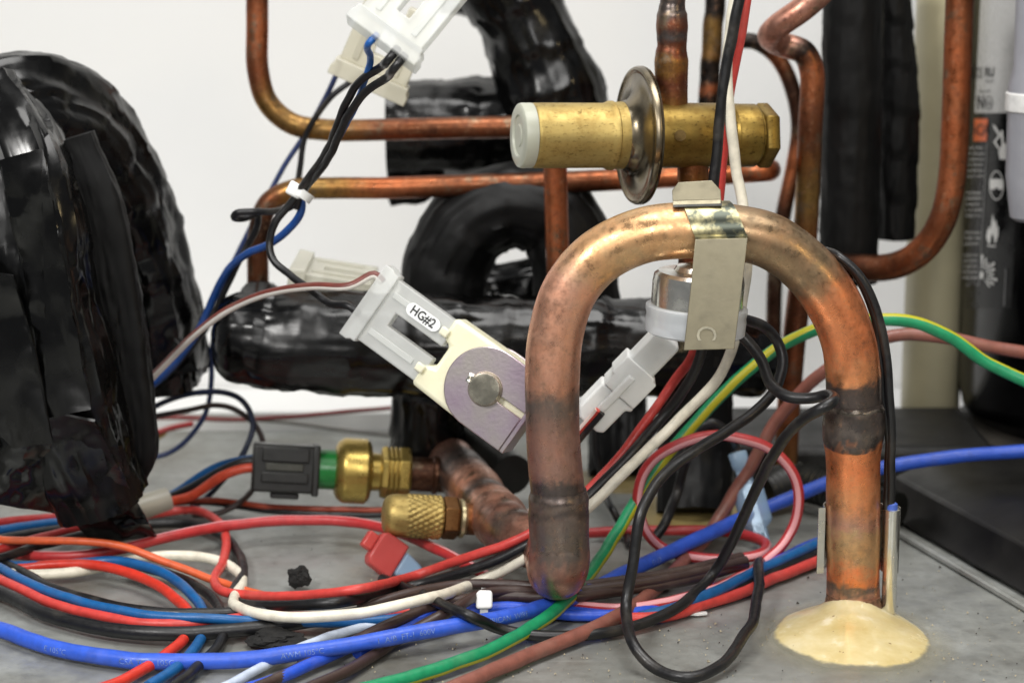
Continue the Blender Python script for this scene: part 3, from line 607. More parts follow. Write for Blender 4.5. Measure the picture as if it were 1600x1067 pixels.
def thick(rows, th):
    mb = MB(); n = len(rows); v = [p_ for r_ in rows for p_ in r_]; nr = []
    for i in range(n):
        a = rows[max(i - 1, 0)]; b = rows[min(i + 1, n - 1)]; nn = (b[0] - a[0]).cross(rows[i][1] - rows[i][0]).normalized()
        nr += [nn, nn]
    sg = 1 if nr[-1].dot(-FW) > 0 else -1
    v2 = [p_ + q * th * sg for p_, q in zip(v, nr)]; m = len(v); f = []
    for i in range(n - 1):
        a = 2 * i; f += [(a, a + 1, a + 3, a + 2), (m + a, m + a + 2, m + a + 3, m + a + 1), (a, a + 2, m + a + 2, m + a), (a + 1, m + a + 1, m + a + 3, a + 3)]
    f += [(0, m, m + 1, 1), (2 * n - 2, 2 * n - 1, m + 2 * n - 1, m + 2 * n - 2)]
    mb.add(v + v2, f); return mb
M_STRAP = plain('worn_spring_steel', lin(146, 139, 118), .42, .8, .05, 240, .03)
rows_ = strap(); thick(rows_[7:], .0009).build('strap', M_STRAP, t, bevel=.0002)
def smudge_reflection():
    m, nt, b, N, L = new('smudge_reflection_steel')
    c = ramp(nt, noise_tex(nt, 120, 5, .6), [(.40, lin(70, 74, 66)), (.5, lin(150, 144, 112)), (.62, lin(206, 196, 150))]); L(c, b.inputs['Base Color'])  # blotches: smudges plus dark mirror reflections painted into the colour
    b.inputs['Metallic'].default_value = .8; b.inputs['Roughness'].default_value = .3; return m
thick(rows_[:8], .00092).build('strap_saddle', smudge_reflection(), t)
Yt = P((1100, 318, .80)).y
mb = MB(); tabp = [(1051, 314), (1050, 298), (1060, 285), (1112, 282), (1126, 297), (1127, 312)]
v = [at(x, y, .7985 + (314 - y) * .00012) for x, y in tabp] + [at(x, y, .7997 + (314 - y) * .00012) for x, y in tabp]
mb.add(v, [tuple(range(6)), tuple(range(11, 5, -1))] + [(i, (i + 1) % 6, 6 + (i + 1) % 6, 6 + i) for i in range(6)]); mb.build('tab', M_STRAP, t, bevel=.0002)
mb = MB(); v = [at(1051, 314, .7985), at(1127, 312, .7985), at(1128, 318, .793), at(1052, 320, .793)]
v = v + [p_ + Vector((0, 0, -.0009)) for p_ in v]; mb.add(v, [(0, 1, 2, 3), (7, 6, 5, 4), (0, 4, 5, 1), (1, 5, 6, 2), (2, 6, 7, 3), (3, 7, 4, 0)]); mb.build('folded_edge', M_NICKEL, t)
tv, tf = text_mesh('C'); a = np.array(tv); a -= (a.max(0) + a.min(0)) / 2; mb = MB()
mb.add([at(1104 + y_ * 44, 521 + x_ * 36, .7795) + (-FW) * .0002 for x_, y_, _ in a], tf); mb.build('stamped_letter', plain('bright_scratch', lin(225, 218, 195), .3, .6), t)

# ------------------------------------------------------------------ brass valve
Mv = frame(1000, 212, .868, 1.5, 0, 15)
t = thing('bypass_valve', 'brass hot gas bypass valve with white end cap and round steel diaphragm flange', 'valve', at(1085, 285, .868))
mb = MB(); mb.lathe([(-176, 49), (-174, 50), (-171, 50.4), (-60, 50.4), (-56, 52), (-52, 54), (-47, 54), (-45, 52), (-30, 52.5), (-27, 50)], Mv, 72); mb.build('spring_housing', M_BRASS, t)
mb = MB(); mb.lathe([(-197, 0), (-197, 16), (-195, 18), (-195, 30), (-198, 32), (-198, 46), (-196, 49), (-192, 50.3), (-177, 50.3), (-176, 48)], Mv, 64); mb.build('end_cap', milky('cap_nylon', (206, 208, 192), .25, .3), t)
M_FLANGE = plain('heat_tinted_steel', lin(150, 138, 116), .26, .95, .35, 60, .03)
mb = MB(); mb.lathe([(-30, 53), (-22, 56), (-14, 66), (-9, 82), (-7, 96), (-8, 99), (-10, 102), (-9, 106), (-5, 108), (-2, 108), (-1, 106), (0, 106), (1, 108), (4, 107), (5, 103), (3, 94), (6, 70), (20, 56)], Mv, 96); mb.build('diaphragm_flange', M_FLANGE, t)
mb = MB(); mb.lathe([(18, 49), (22, 51), (136, 51), (140, 50), (142, 46), (146, 45), (150, 48), (153, 48), (156, 50), (188, 50), (190, 48), (192, 44), (194, 44)], Mv, 72); mb.build('body', M_BRASS_G, t)
mb = MB(); mb.lathe([(193, 44), (196, 50), (199, 52), (214, 52), (218, 49), (219, 40)], Mv, 6); mb.build('hex_nut', M_BRASS_G, t, bevel=.0004)
mb = MB(); mb.lathe([(0, 9), (1.2, 9), (2, 8), (1, 6), (0, 5), (.6, 3), (.8, 0)], frame(1063, 212, .8565, 0, 0, 90), 24); mb.build('rivet_mark', brass_mat('dark_brass_mark', (84, 66, 34), .4, .9), t)
sv = scl(at(1050, 150, .868))
kG = lin(150, 110, 60); kR = lin(120, 72, 52)
def vt(rows, Y):  # vertical fittings
    return [((x, y, Y), r_, c_) for x, y, r_, c_ in rows]
mb = MB(); mb.tube(vt([(1049, 175, 26, kG), (1049, 130, 26, kR), (1049, 112, 26, kG), (1049, 96, 26.5, kG), (1049, 84, 25, kR), (1050, 72, 23, kR), (1050, 58, 24, cD), (1050, 42, 25.5, kR), (1050, 24, 24.5, cDD), (1050, 14, 21.5, cD), (1051, 4, 20, cD), (1051, -30, 20, kR)], .874), sv, n=56, step=.0008, jit=.002, disp=lambda p, a, l, r: .0003 * noise.noise(p * 90)); mb.build('upper_stub', M_COPPER_DK, t, sharp=60)
mb = MB(); mb.tube(vt([(1083, 240, 25, kR), (1083, 300, 25, kG), (1084, 400, 25, kR)], .874) + [((1086, 470, .93), 25, kR), ((1086, 520, .965), 25, kR)], sv, n=32); mb.build('lower_stub', M_COPPER_DK, t, sharp=60)

# ------------------------------------------------------------------ connectors and solenoid coil
def connector(name, label, Mc, mat, org, group=None):
    t = thing(name, label, 'connector', org, group)
    mb = MB(); mb.prism([(-214, -57), (-96, -57), (-96, -12), (-186, -12), (-186, 12), (-96, 12), (-96, 57), (-214, 57)], -15, 15, Mc); mb.build('housing', mat, t, bevel=.0005)
    mb = MB(); mb.prism([(-242, -66), (-228, -66), (-222, -62), (-213.5, -62), (-213.5, 62), (-222, 62), (-228, 66), (-242, 66)], -22, 22, Mc); mb.build('flange', mat, t, bevel=.0005)
    for sgn in (-1, 1):
        mb = MB(); mb.box(-205, -120, sgn * 34 - 5, sgn * 34 + 5, 15.3, 18, Mc); mb.build('rib', mat, t, bevel=.0003)
    return t
Mh = frame(763, 607, .838, -35, 6, -8)
hg = connector('wire_connector', 'milky connector labelled HG#2 plugged into the solenoid coil', Mh, M_MILK, at(590, 500, .838))
mb = MB(); pts_ = []
for k in range(24):
    a = 2 * math.pi * k / 24; pts_.append((-146 + (20 if math.cos(a) > 0 else -20) + 11 * math.cos(a), 33 + 11 * math.sin(a)))
mb.prism(pts_, 18.2, 18.8, Mh); mb.build('label_sticker', plain('sticker_white', lin(240, 242, 242), .4, 0, .02), hg)
tv, tf = text_mesh('HG#2', True); a = np.array(tv); a[:, :2] -= (a.max(0) + a.min(0))[:2] / 2; kx = 44 / np.ptp(a[:, 0]); mb = MB()
mb.add([(-146 + x * kx, 33 + y * kx * 1.15, 19.2) for x, y, _ in a], tf, Mh); mb.build('lettering', M_PRINT_DK, hg)
t = thing('solenoid_coil', 'cream solenoid coil with purple tinted zinc bracket behind the copper left leg', 'coil', at(770, 690, .84))
mb = MB(); mb.prism([(-104, -60), (-98, -63), (40, -68), (78, -66), (78, 66), (-98, 63), (-104, 60), (-104, 26), (-86, 20), (-86, -20), (-104, -26)], -46, 17, Mh); mb.build('coil_body', M_CREAM, t, bevel=.0018, seg=3)
mb = MB(); po = [(-28 + -28 * 0, 0)]
arc = [(66 * math.cos(R(k)), 66 * math.sin(R(k))) for k in range(90, 271, 8)]
slot = [(72, -66), (72, -5), (22, -5), (22, 5), (72, 5), (72, 66)]
def zinc():
    m, nt, b, N, L = new('chromate_zinc')
    c = ramp(nt, noise_tex(nt, 45, 3, .5), [(.3, lin(186, 160, 184)), (.5, lin(202, 186, 196)), (.7, lin(208, 202, 190))])
    c = mix(nt, c, (.5, .45, .5), ramp(nt, noise_tex(nt, 600, 4), [(.64, 0.0), (.74, .15)]), 'MULTIPLY')
    L(c, b.inputs['Base Color']); b.inputs['Metallic'].default_value = .95; b.inputs['Roughness'].default_value = .32
    L(bump(nt, noise_tex(nt, 700, 3), .06, .001), b.inputs['Normal']); return m
M_ZINC = zinc()
mb = MB(); mb.prism(arc + slot, 18, 26, Mh); mb.build('bracket_plate', M_ZINC, t, bevel=.0004)
mb = MB(); mb.box(72.2, 80, -66, 66, -60, 25, Mh); mb.build('bracket_side', M_ZINC, t, bevel=.0004)
mb = MB(); mb.prism([(66 * math.cos(R(k)) * 1.0, 66 * math.sin(R(k))) for k in range(90, 271, 8)] + [(72, -66), (72, 66)], -58, -48, Mh); mb.build('bracket_back', M_ZINC, t, bevel=.0004)
Mp = Mh @ Matrix.Rotation(R(-90), 4, 'Y')
mb = MB(); mb.lathe([(-40, 25), (34, 25), (36, 24), (36.5, 20), (35.8, 12), (36.2, 0)], Mp, 48); mb.build('core_pin', plain('turned_steel', lin(196, 190, 172), .26, .95, .05, 200), t)
mb = MB(); mb.lathe([(26, 25.3), (26, 27.5), (28.5, 27.2), (29.5, 26.5), (29.5, 25.3)], Mp, 48); mb.build('retaining_ring', M_STEEL, t)
mb = MB(); mb.lathe([(26.2, 9), (28, 8), (29, 5), (27.5, 3), (27.2, 0)], Mh @ Matrix.Translation((-27, -0, 0)) @ Matrix.Rotation(R(-90), 4, 'Y'), 8, mod=lambda x, a, r: 1.5 * math.sin(3 * a)); mb.build('stake_mark', M_NICKEL, t)
for sgn in (1, -1):
    mb = MB(); mb.box(-112, -97, sgn * 34 - 7, sgn * 34 + 7, 17.5, 23.5, Mh); mb.build('locking_tooth', M_CREAM, t, bevel=.0006)
# connectors at the top and at the back
Mk = frame(747, -115, .775, 53, -6, 10, 1.02)
connector('wire_connector', 'milky connector hanging at the top with two black wires', Mk, M_MILK, at(615, 55, .775))
Mk2 = frame(668, -82, .96, 66, 4, -14, 1.0)
connector('wire_connector', 'blurred yellowish connector behind the topmost milky one', Mk2, milky('yellowed_nylon', (222, 218, 200), .38, .3), at(545, 95, .96))
Mk3 = frame(668, 456, .968, -9, -72, 0, .88)
connector('wire_connector', 'blurred connector lying flat on the black wrapped pipe', Mk3, milky('yellowed_nylon', (222, 220, 206), .45, .3), at(480, 430, .968))

# white in-line plug behind the left leg
Mw = frame(975, 596, .842, 49, 10, -14)
t = thing('inline_plug', 'white two piece plug angled beside the copper left leg', 'plug', at(920, 660, .842))
mb = MB(); mb.prism([(-10, -24), (98, -24), (103, -19), (103, 19), (98, 24), (-10, 24)], -18, 20, Mw); mb.build('socket_half', M_WHITE, t, bevel=.001)
mb = MB(); mb.prism([(-18, -36), (34, -36), (34, -30), (40, -28), (40, 30), (4, 30), (4, 26), (-18, 26)], -22, 25, Mw); mb.build('collar', M_WHITE, t, bevel=.001)
mb = MB(); mb.prism([(-86, -20), (-80, -30), (-30, -30), (-26, -38), (-19, -38), (-19, 28), (-72, 28), (-86, 16)], -20, 20, Mw); mb.build('plug_half', M_WHITE, t, bevel=.001)
mb = MB(); mb.box(-70, 20, -6, 8, 20.5, 28, Mw); mb.build('latch', M_WHITE, t, bevel=.0008)

# ------------------------------------------------------------------ pressure transducer
Yt = .948; Ms = frame(585, 737, Yt, -3.5, 0, 8)
t = thing('pressure_transducer', 'brass pressure transducer with green collar and black plug', 'sensor', at(560, 790, Yt))
mb = MB(); mb.lathe([(-62, 36), (-58, 44), (-50, 50), (-46, 51), (-14, 51), (-8, 46), (-6, 40), (-4, 30), (8, 29), (10, 34)], Ms, 64); mb.build('body', M_BRASS_B, t)
def hexcut(x, a, r): return 0
mb = MB(); mb.lathe([(8, 30), (10, 39), (16, 41), (20, 41), (22, 37), (24, 41), (27, 41), (29, 37), (31, 41), (34, 41), (36, 37), (38, 41), (52, 41), (56, 37), (57, 28)], Ms, 6); mb.build('hex_nut', M_BRASS_B, t, bevel=.0003)
mb = MB(); mb.lathe([(-92, 30), (-91, 31), (-60, 31), (-59, 28)], Ms, 48); mb.build('green_collar', plain('green_plastic', lin(24, 112, 48), .35, 0, .1), t)
mb = MB(); mb.lathe([(56, 27), (90, 27), (92, 30), (98, 30), (100, 27), (150, 28)], Ms, 40); mb.build('copper_sleeve', copper_mat('sleeve_copper', False, (72, 48, 36), .34, .8), t)
pl = MB(); pl.box(-190, -92, -38, 36, -32, 30, Ms); pg = pl.build('plug', M_BLACKPL, t, bevel=.0012)
mb = MB(); mb.prism([(-176, 10), (-104, 10), (-104, 32), (-176, 32)], 30.3, 36, Ms); mb.build('latch_rail', M_BLACKPL, pg, bevel=.0005)
mb = MB(); mb.prism([(-176, -22), (-104, -22), (-104, -6), (-176, -6)], 30.3, 36, Ms); mb.build('latch_rail', M_BLACKPL, pg, bevel=.0005)
mb = MB(); mb.box(-170, -112, -4, 8, 30.3, 33, Ms); mb.build('latch_arm', plain('worn_black_plastic', lin(58, 58, 50), .4), pg, bevel=.0004)
mb = MB(); mb.box(-98, -87, -41, 38, -34, 34, Ms); mb.build('plug_collar', M_BLACKPL, pg, bevel=.0008)
mb = MB(); mb.box(-160, -116, -48, -38.3, -20, 20, Ms); mb.build('keyway', M_BLACKPL, pg, bevel=.0008)

# ------------------------------------------------------------------ knurled service cap
Mc = frame(645, 806, .876, -4, 0, 12)
t = thing('service_port', 'knurled brass service cap on a copper stub at the tee', 'valve cap', fl(660, 860, 0))
def knurl(x, a, r):
    if x < -12 or x > 42: return 0
    return 1.5 * (abs(math.sin(11 * a + x * .19)) + abs(math.sin(11 * a - x * .19)) - 1)
prof = [(-47, 0), (-47, 18), (-46, 23), (-42, 29), (-36, 32), (-28, 33.5), (-15, 33.5)] + [(-12 + k * 1.5, 33.5) for k in range(37)] + [(45, 32), (46, 28)]
mb = MB(); mb.lathe(prof, Mc, 132, mod=knurl); mb.build('knurled_cap', M_BRASS, t, sharp=60)
mb = MB(); mb.lathe([(46, 22), (47, 33), (50, 34), (68, 34), (72, 30), (73, 26)], Mc, 6); mb.build('hex_base', brass_mat('dark_brass', (120, 84, 48), .36, .7), t, bevel=.0003)
mb = MB(); mb.lathe([(72, 24), (74, 30), (79, 31), (82, 27), (84, 25)], Mc, 32, mod=lambda x, a, r: 2 * noise.noise(Vector((math.cos(a) * 3, math.sin(a) * 3, x)))); mb.build('solder_ring', plain('solder', lin(205, 190, 150), .3, .7, .3, 200, .2), t)
mb = MB(); mb.lathe([(82, 25), (120, 25), (170, 28)], Mc, 32); mb.build('copper_stub', copper_mat('stub_copper', False, (128, 82, 48), .34, .8), t)

# ------------------------------------------------------------------ temperature probe on the riser
t = thing('probe_clip', 'bright metal spring clip round the copper riser above the epoxy', 'clip', at(1390, 895, .806))
mb = MB(); c0 = at(1333, 842, .805); s_ = scl(c0); ro = RP + .0006
za = at(1333, 892, .805).z; zb = at(1333, 790, .805).z; v = []; f = []
pth = [(-57, -12), (-46, -10)] + [(46 * math.cos(R(k)), 46 * math.sin(R(k))) for k in range(176, 3, -12)] + [(47, -6), (50, -10), (58, -16), (66, -15), (71, -9), (70, -1), (64, 4), (57, 4)]
th = 2.2
pth = [Vector((c0.x + x * s_, c0.y + y * s_, 0)) for x, y in pth]; n = len(pth)
for i, p_ in enumerate(pth):
    d = (pth[min(i + 1, n - 1)] - pth[max(i - 1, 0)]).normalized(); q = Vector((-d.y, d.x, 0)) * th * s_
    for z in (za, zb): v += [Vector((p_.x, p_.y, z)), Vector((p_.x + q.x, p_.y + q.y, z))]
for i in range(n - 1):
    a = 4 * i; b = a + 4; f += [(a, b, b + 2, a + 2), (a + 1, a + 3, b + 3, b + 1), (a, a + 1, b + 1, b), (a + 2, b + 2, b + 3, a + 3)]
f += [(0, 2, 3, 1), (4 * n - 4, 4 * n - 3, 4 * n - 1, 4 * n - 2)]
mb.add(v, f); mb.build('clip_band', M_NICKEL, t)
t = thing('temperature_probe', 'slim silver temperature probe held upright beside the copper riser', 'sensor', at(1388, 958, .802))
pr = at(1388, 958, .802); zt = at(1388, 796, .802).z - pr.z
mb = MB(); mb.lathe([(0, .0016), (.0004, .0025), (.001, .0029), (zt, .0029), (zt + .0004, .002)], axis_z(pr, 1), 32); mb.build('sheath', M_NICKEL, t)
mb = MB(); mb.lathe([(zt + .0003, .0022), (zt + .0024, .0020), (zt + .003, .0012)], axis_z(pr, 1), 20); mb.build('seal', plain('blue_seal', lin(70, 100, 190), .4), t)

# ------------------------------------------------------------------ wires
RED = (206, 68, 62); ORG = (216, 96, 54); DRED = (176, 46, 46); BLK = (20, 20, 22); BLU = (50, 92, 206); DBL = (20, 90, 150); WHT = (232, 226, 208); CRM = (212, 196, 150); BRN = (136, 84, 72); DBR = (62, 46, 42); GRN = (22, 140, 92); YEL = (176, 172, 30); PNK = (224, 158, 162)
_names = {RED: 'red_wire', ORG: 'orange_wire', DRED: 'red_wire', BLK: 'black_wire', BLU: 'blue_wire', DBL: 'blue_wire', WHT: 'white_wire', CRM: 'cream_wire', BRN: 'brown_wire', DBR: 'brown_wire', GRN: 'green_wire'}
paths = {}
def wire(label, col, pts, r=.0026, stripe=None, a0=0, wd=.8, group=None, key=None, name=None, n=14, twist=None):
    q_ = []
    for p_ in pts:
        if not isinstance(p_, Vector):
            w_ = at(*p_); p_ = w_ if w_.z > r else fl(p_[0], p_[1], r + .0003)
        q_.append(p_)
    mb = MB(); mb.tube(q_, r, n=n, step=.0022, twist=twist, wob=.0011)
    o = mb.build(name or _names.get(col, 'wire'), wire_mat(col, stripe, a0, wd)); tag(o, label, 'wire', group)
    if key: paths[key] = (mb.path, o)
    return o
F = fl
SPL = frame(1174, 785, .918, 105, 0, 10)
# heavy blue power wire
wire('thick bright blue printed wire crossing the whole front of the pan', BLU, [F(-60, 968, .0035), F(0, 985, .0035), F(90, 1014, .0035), F(200, 1031, .0035), F(350, 1032, .0035), F(490, 1016, .006), F(620, 994, .008), F(720, 976, .009), F(800, 962, .008), F(860, 946, .006), F(905, 930, .006), F(1000, 884, .007), F(1100, 838, .010), (1200, 792, .925), (1300, 752, .93), (1400, 727, .93), (1500, 713, .93), (1620, 703, .925)], .0031, key='blue')
wire('green wire with yellow stripe curving from front floor up behind the arch', GRN, [F(540, 1086, .0028), F(610, 1066, .0028), (700, 1041, .752), (800, 1000, .775), (862, 958, .7985), (905, 915, .825), (945, 862, .855), (985, 795, .875), (1025, 735, .885), (1080, 665, .89), (1150, 595, .892), (1225, 540, .893), (1300, 508, .89), (1370, 500, .885), (1430, 505, .885), (1490, 530, .885), (1545, 567, .885), (1620, 603, .88)], .0027, YEL, 0, .80, twist=([0, .25, .45, .62, .8, 1], [70, 55, 20, -25, -110, -125]))
wire('thick reddish brown wire rising from the front floor behind the copper riser', BRN, [F(660, 1092, .003), F(730, 1066, .003), F(850, 1012, .003), F(940, 976, .004), (1000, 940, .84), (1060, 885, .88), (1110, 830, .905), (1150, 765, .92), (1190, 695, .925), (1230, 638, .925), (1290, 580, .92), (1350, 540, .92), (1410, 524, .92), (1480, 528, .92), (1550, 543, .92), (1630, 556, .92)], .0029)
# thermostat leads
wire('black thermostat lead looping low to the front floor', BLK, [(1120, 498, .815), (1160, 499, .822), (1200, 517, .83), (1222, 556, .83), (1215, 600, .825), (1190, 633, .82), (1140, 672, .812), (1085, 706, .805), (1035, 745, .80), (1002, 800, .79), (988, 880, .785), (979, 950, .78), F(987, 1005, .010), F(1022, 1042, .004), F(1075, 1059, .0028), F(1125, 1040, .004), F(1162, 995, .007), F(1182, 935, .008), F(1184, 885, .009), SPL @ Vector((-80, 0, 0)), SPL @ Vector((-50, 0, 0))], .0022)
wire('black thermostat lead that folds back sharply at the copper riser', BLK, [(1120, 505, .81), (1150, 517, .815), (1186, 560, .81), (1202, 600, .80), (1232, 621, .79), (1268, 623, .786), (1292, 618, .783), (1303, 620, .777), (1303, 627, .770), (1286, 638, .768), (1250, 660, .776), (1215, 702, .79), (1180, 765, .81), (1145, 840, .825), (1110, 898, .832), F(1065, 945, .006), F(1000, 975, .003), F(920, 992, .0026), F(830, 992, .0026), F(775, 980, .006), F(735, 962, .0135), F(690, 943, .012), F(650, 925, .006), F(600, 905, .004)], .0022)
# red ring
wire('red wire with pale stripe coiled into an upright ring right of the left leg', (182, 50, 52), [F(-40, 842, .004), F(0, 862, .004), F(60, 868, .005), F(120, 868, .006), F(190, 857, .008), F(270, 838, .010), F(350, 822, .010), F(450, 814, .010), F(540, 815, .010), F(610, 829, .010), F(680, 858, .009), F(740, 888, .007), F(790, 915, .005), F(845, 940, .0024), F(900, 948, .0024), F(970, 952, .003), F(1040, 942, .004), F(1120, 917, .006), (1185, 884, .878), (1228, 842, .88), (1248, 790, .88), (1240, 740, .88), (1200, 700, .88), (1150, 684, .88), (1105, 682, .88), (1055, 697, .878), (1015, 727, .877), (996, 775, .876), (1005, 825, .876), F(1040, 858, .006), F(1095, 872, .004), F(1150, 873, .004), F(1190, 864, .004), F(1196, 851, .004), F(1170, 838, .004), F(1100, 829, .004), F(1000, 829, .004), F(900, 834, .004), F(850, 838, .004)], .0023, PNK, 0, .86, twist=([0, .3, .5, .75, 1], [-75, -80, -20, -20, -40]), name='red_wire')
# the trio
g = 'trio of wires passing behind the copper left leg'
wire('red wire of the trio sweeping behind the left leg and up past the strap clip', RED, [F(185, 815, .003), F(240, 803, .003), F(295, 797, .004), F(336, 811, .005), F(352, 842, .006), F(347, 880, .005), F(336, 905, .004), F(348, 923, .004), F(390, 930, .005), F(470, 930, .010), F(560, 921, .016), (650, 898, .848), (740, 868, .837), (825, 836, .831), (900, 782, .838), (960, 722, .846), (1010, 655, .852), (1050, 598, .858), (1085, 550, .85), (1104, 480, .848), (1117, 400, .848), (1126, 300, .848), (1133, 200, .848), (1150, 80, .848), (1172, -40, .848)], .0020, group=g)
wire('black wire of the trio sweeping behind the left leg and up across the brass valve', BLK, [F(150, 838, .003), F(220, 822, .003), F(290, 818, .003), F(340, 832, .003), F(370, 862, .003), F(379, 900, .003), F(366, 928, .003), F(372, 941, .004), F(420, 946, .006), F(520, 941, .013), (640, 918, .842), (740, 888, .834), (830, 850, .829), (910, 784, .836), (985, 708, .843), (1040, 645, .852), (1080, 590, .846), (1098, 545, .842), (1104, 480, .84), (1108, 400, .838), (1117, 290, .838), (1124, 200, .838), (1138, 90, .838), (1162, -40, .838)], .0022, group=g, key='trio_black')
wire('white wire curling at far left, then sweeping behind the left leg past the valve', WHT, [F(-40, 888, .004), F(40, 897, .004), F(120, 893, .004), F(200, 876, .004), F(270, 868, .004), F(330, 873, .004), F(368, 892, .003), F(379, 912, .003), F(368, 932, .004), F(366, 947, .007), F(400, 958, .009), F(470, 964, .010), F(560, 958, .012), F(660, 937, .014), (750, 907, .833), (830, 868, .828), (920, 792, .831), (990, 725, .838), (1060, 655, .846), (1115, 600, .842), (1142, 550, .838), (1156, 490, .836), (1165, 420, .836), (1162, 340, .838), (1150, 260, .84), (1139, 180, .84), (1135, 110, .84), (1142, 40, .84), (1156, -40, .84)], .0022, group=g)
# loom at lower left
wire('blue wire sweeping along the front of the left loom', DBL, [F(-60, 860, .008), F(0, 888, .008), F(60, 918, .008), F(140, 944, .008), F(230, 960, .008), F(330, 967, .008), F(430, 972, .005), F(560, 971, .004), F(660, 962, .003), F(760, 950, .003)], .0020)
wire('red wire lying against the blue one in the left loom front', RED, [F(-60, 880, .006), F(0, 905, .006), F(70, 938, .006), F(150, 961, .006), F(240, 974, .006), F(320, 972, .006), F(380, 965, .005), F(450, 962, .0026), F(540, 962, .0026), F(640, 955, .0026)], .0020)
wire('thick black wire at the very front of the left loom', BLK, [F(-60, 900, .004), F(0, 925, .004), F(70, 958, .004), F(150, 980, .004), F(250, 990, .004), F(350, 986, .004), F(450, 975, .004), F(560, 958, .004)], .0029)
wire('thin black wire along the inner edge of the left loom', BLK, [F(-60, 855, .005), F(20, 888, .005), F(80, 918, .005), F(160, 943, .005), F(250, 956, .005), F(330, 958, .005), F(420, 955, .004)], .0022)
wire('orange wire lying across the loom in front of the black tape flap', ORG, [F(-40, 836, .010), F(10, 844, .012), F(90, 845, .014), (150, 847, .865), (200, 856, .862), (260, 880, .855), (340, 908, .845), (420, 932, .842), (470, 938, .842)], .0017)
wire('blue wire arching over the bare stained floor at left', DBL, [F(-50, 878, .0045), F(40, 884, .005), F(120, 880, .006), F(180, 876, .007), F(240, 890, .007), F(290, 918, .006), F(315, 950, .004), F(318, 985, .0026), F(290, 1030, .0026), F(230, 1072, .0026)], .0021)
wire('red wire arching over the bare stained floor at left', (208, 54, 38), [F(-40, 900, .003), F(20, 890, .004), F(90, 882, .006), F(150, 883, .007), F(215, 900, .006), F(265, 925, .005), F(292, 955, .003), F(292, 990, .0026), F(250, 1030, .0026), F(180, 1067, .0026), F(130, 1085, .0026)], .0021, name='red_wire')
wire('black wire arching outermost over the bare stained floor', BLK, [F(200, 878, .003), F(270, 900, .003), F(320, 925, .003), F(345, 958, .003), F(340, 1010, .0026), F(300, 1050, .0026), F(250, 1085, .0026)], .0021)
for k, (c_, y0, y1, lb) in enumerate(((DRED, 816, 806, 'dark red wire end tucked under the black tape flap, topmost'), (DBL, 828, 812, 'blue wire tucked under the black tape flap'), (BLK, 842, 822, 'black wire tucked under the black tape flap'), (DRED, 858, 824, 'lower dark red wire tucked under the black tape flap'), (BLK, 872, 836, 'lowest black wire tucked under the black tape flap'))):
    wire(lb, c_, [F(-50, y0 + 6, .008), F(0, y0, .008), F(60, (y0 + y1) / 2, .008), F(125, y1, .007), F(190, y1 - 10, .005)], .0020)
# transducer leads
sl = [F(175, 805, .004), F(205, 796, .005), F(262, 778, .008)]
wire('black lead running into the transducer plug', BLK, sl + [(300, 762, .95), (350, 736, .95), (385, 722, .948), (420, 722, .948)], .0022)
wire('red lead running into the transducer plug', (212, 78, 50), [p_ + Vector((.001, -.003, -.001)) for p_ in sl] + [(300, 775, .946), (350, 744, .944), (385, 732, .944), (420, 732, .944)], .0022, name='red_wire')
wire('blue lead partly hidden behind the transducer leads', DBL, [p_ + Vector((0, .004, .0)) for p_ in sl] + [(310, 746, .956), (345, 728, .956), (385, 718, .955), (420, 716, .955)], .0020)
mb = MB(); p0, p1 = fl(203, 798, .006), fl(262, 780, .0085); mb.tube([p0, (p0 + p1) / 2, p1], .0058, n=24); tag(mb.build('sleeve_marker', milky('clear_sleeve', (190, 186, 172), .12, .3), sharp=50), 'clear sleeve bundling the transducer leads near the tape flap', 'sleeve')
# long thin pair behind the loom
wire('thin dark wire running along the floor behind the knurled cap', BLK, [F(180, 770, .003), F(240, 782, .003), F(330, 786, .003), F(450, 800, .003), F(560, 804, .003), F(660, 802, .003)], .0016)
wire('thin rust red wire running along the floor behind the knurled cap', (150, 60, 36), [F(230, 790, .003), F(330, 782, .005), F(420, 791, .005), F(520, 797, .005), F(600, 797, .005), F(680, 794, .004)], .0014, name='red_wire')
wire('thin brown wire dropping below the black transducer plug', DBR, [F(300, 805, .0018), F(340, 802, .0018), F(375, 785, .006), (400, 755, .965), (412, 700, .975), (400, 665, .985), (370, 641, .99), (335, 634, .995), (290, 642, 1.0), (240, 652, 1.0), (200, 660, 1.0)], .0014)
# background wires, left
wire('thin dark blue wire arcing above the floor near the tape wrapped bend', (22, 34, 66), [(215, 655, .99), (245, 634, .985), (290, 617, .98), (345, 613, .975), (380, 625, .972), (397, 660, .97), (385, 700, .965), (358, 740, .96), F(325, 775, .004), F(290, 800, .002)], .0014, name='blue_wire')
g = 'thin wires falling behind the cable tie'
wire('thin blue wire falling from the yellowish connector behind the tube bends', (44, 60, 104), [(534, 90, .99), (525, 120, .99), (505, 160, .995), (470, 220, 1.0), (440, 270, 1.0), (405, 330, 1.0), (372, 395, 1.0), (345, 455, 1.0), (334, 530, 1.0), (330, 600, 1.0), (322, 645, 1.0), (298, 680, 1.0), (262, 708, 1.0), (225, 718, 1.0)], .0013, name='blue_wire')
wire('thin black wire falling from the yellowish connector behind the tube bends', BLK, [(580, 105, .99), (550, 128, .99), (520, 150, .99), (498, 178, .992), (476, 220, .995), (468, 262, .995), (462, 285, .995), (440, 300, .998), (400, 350, 1.0), (376, 400, 1.005), (352, 450, 1.005), (325, 510, 1.005), (290, 560, 1.0), (255, 590, .99)], .0014)
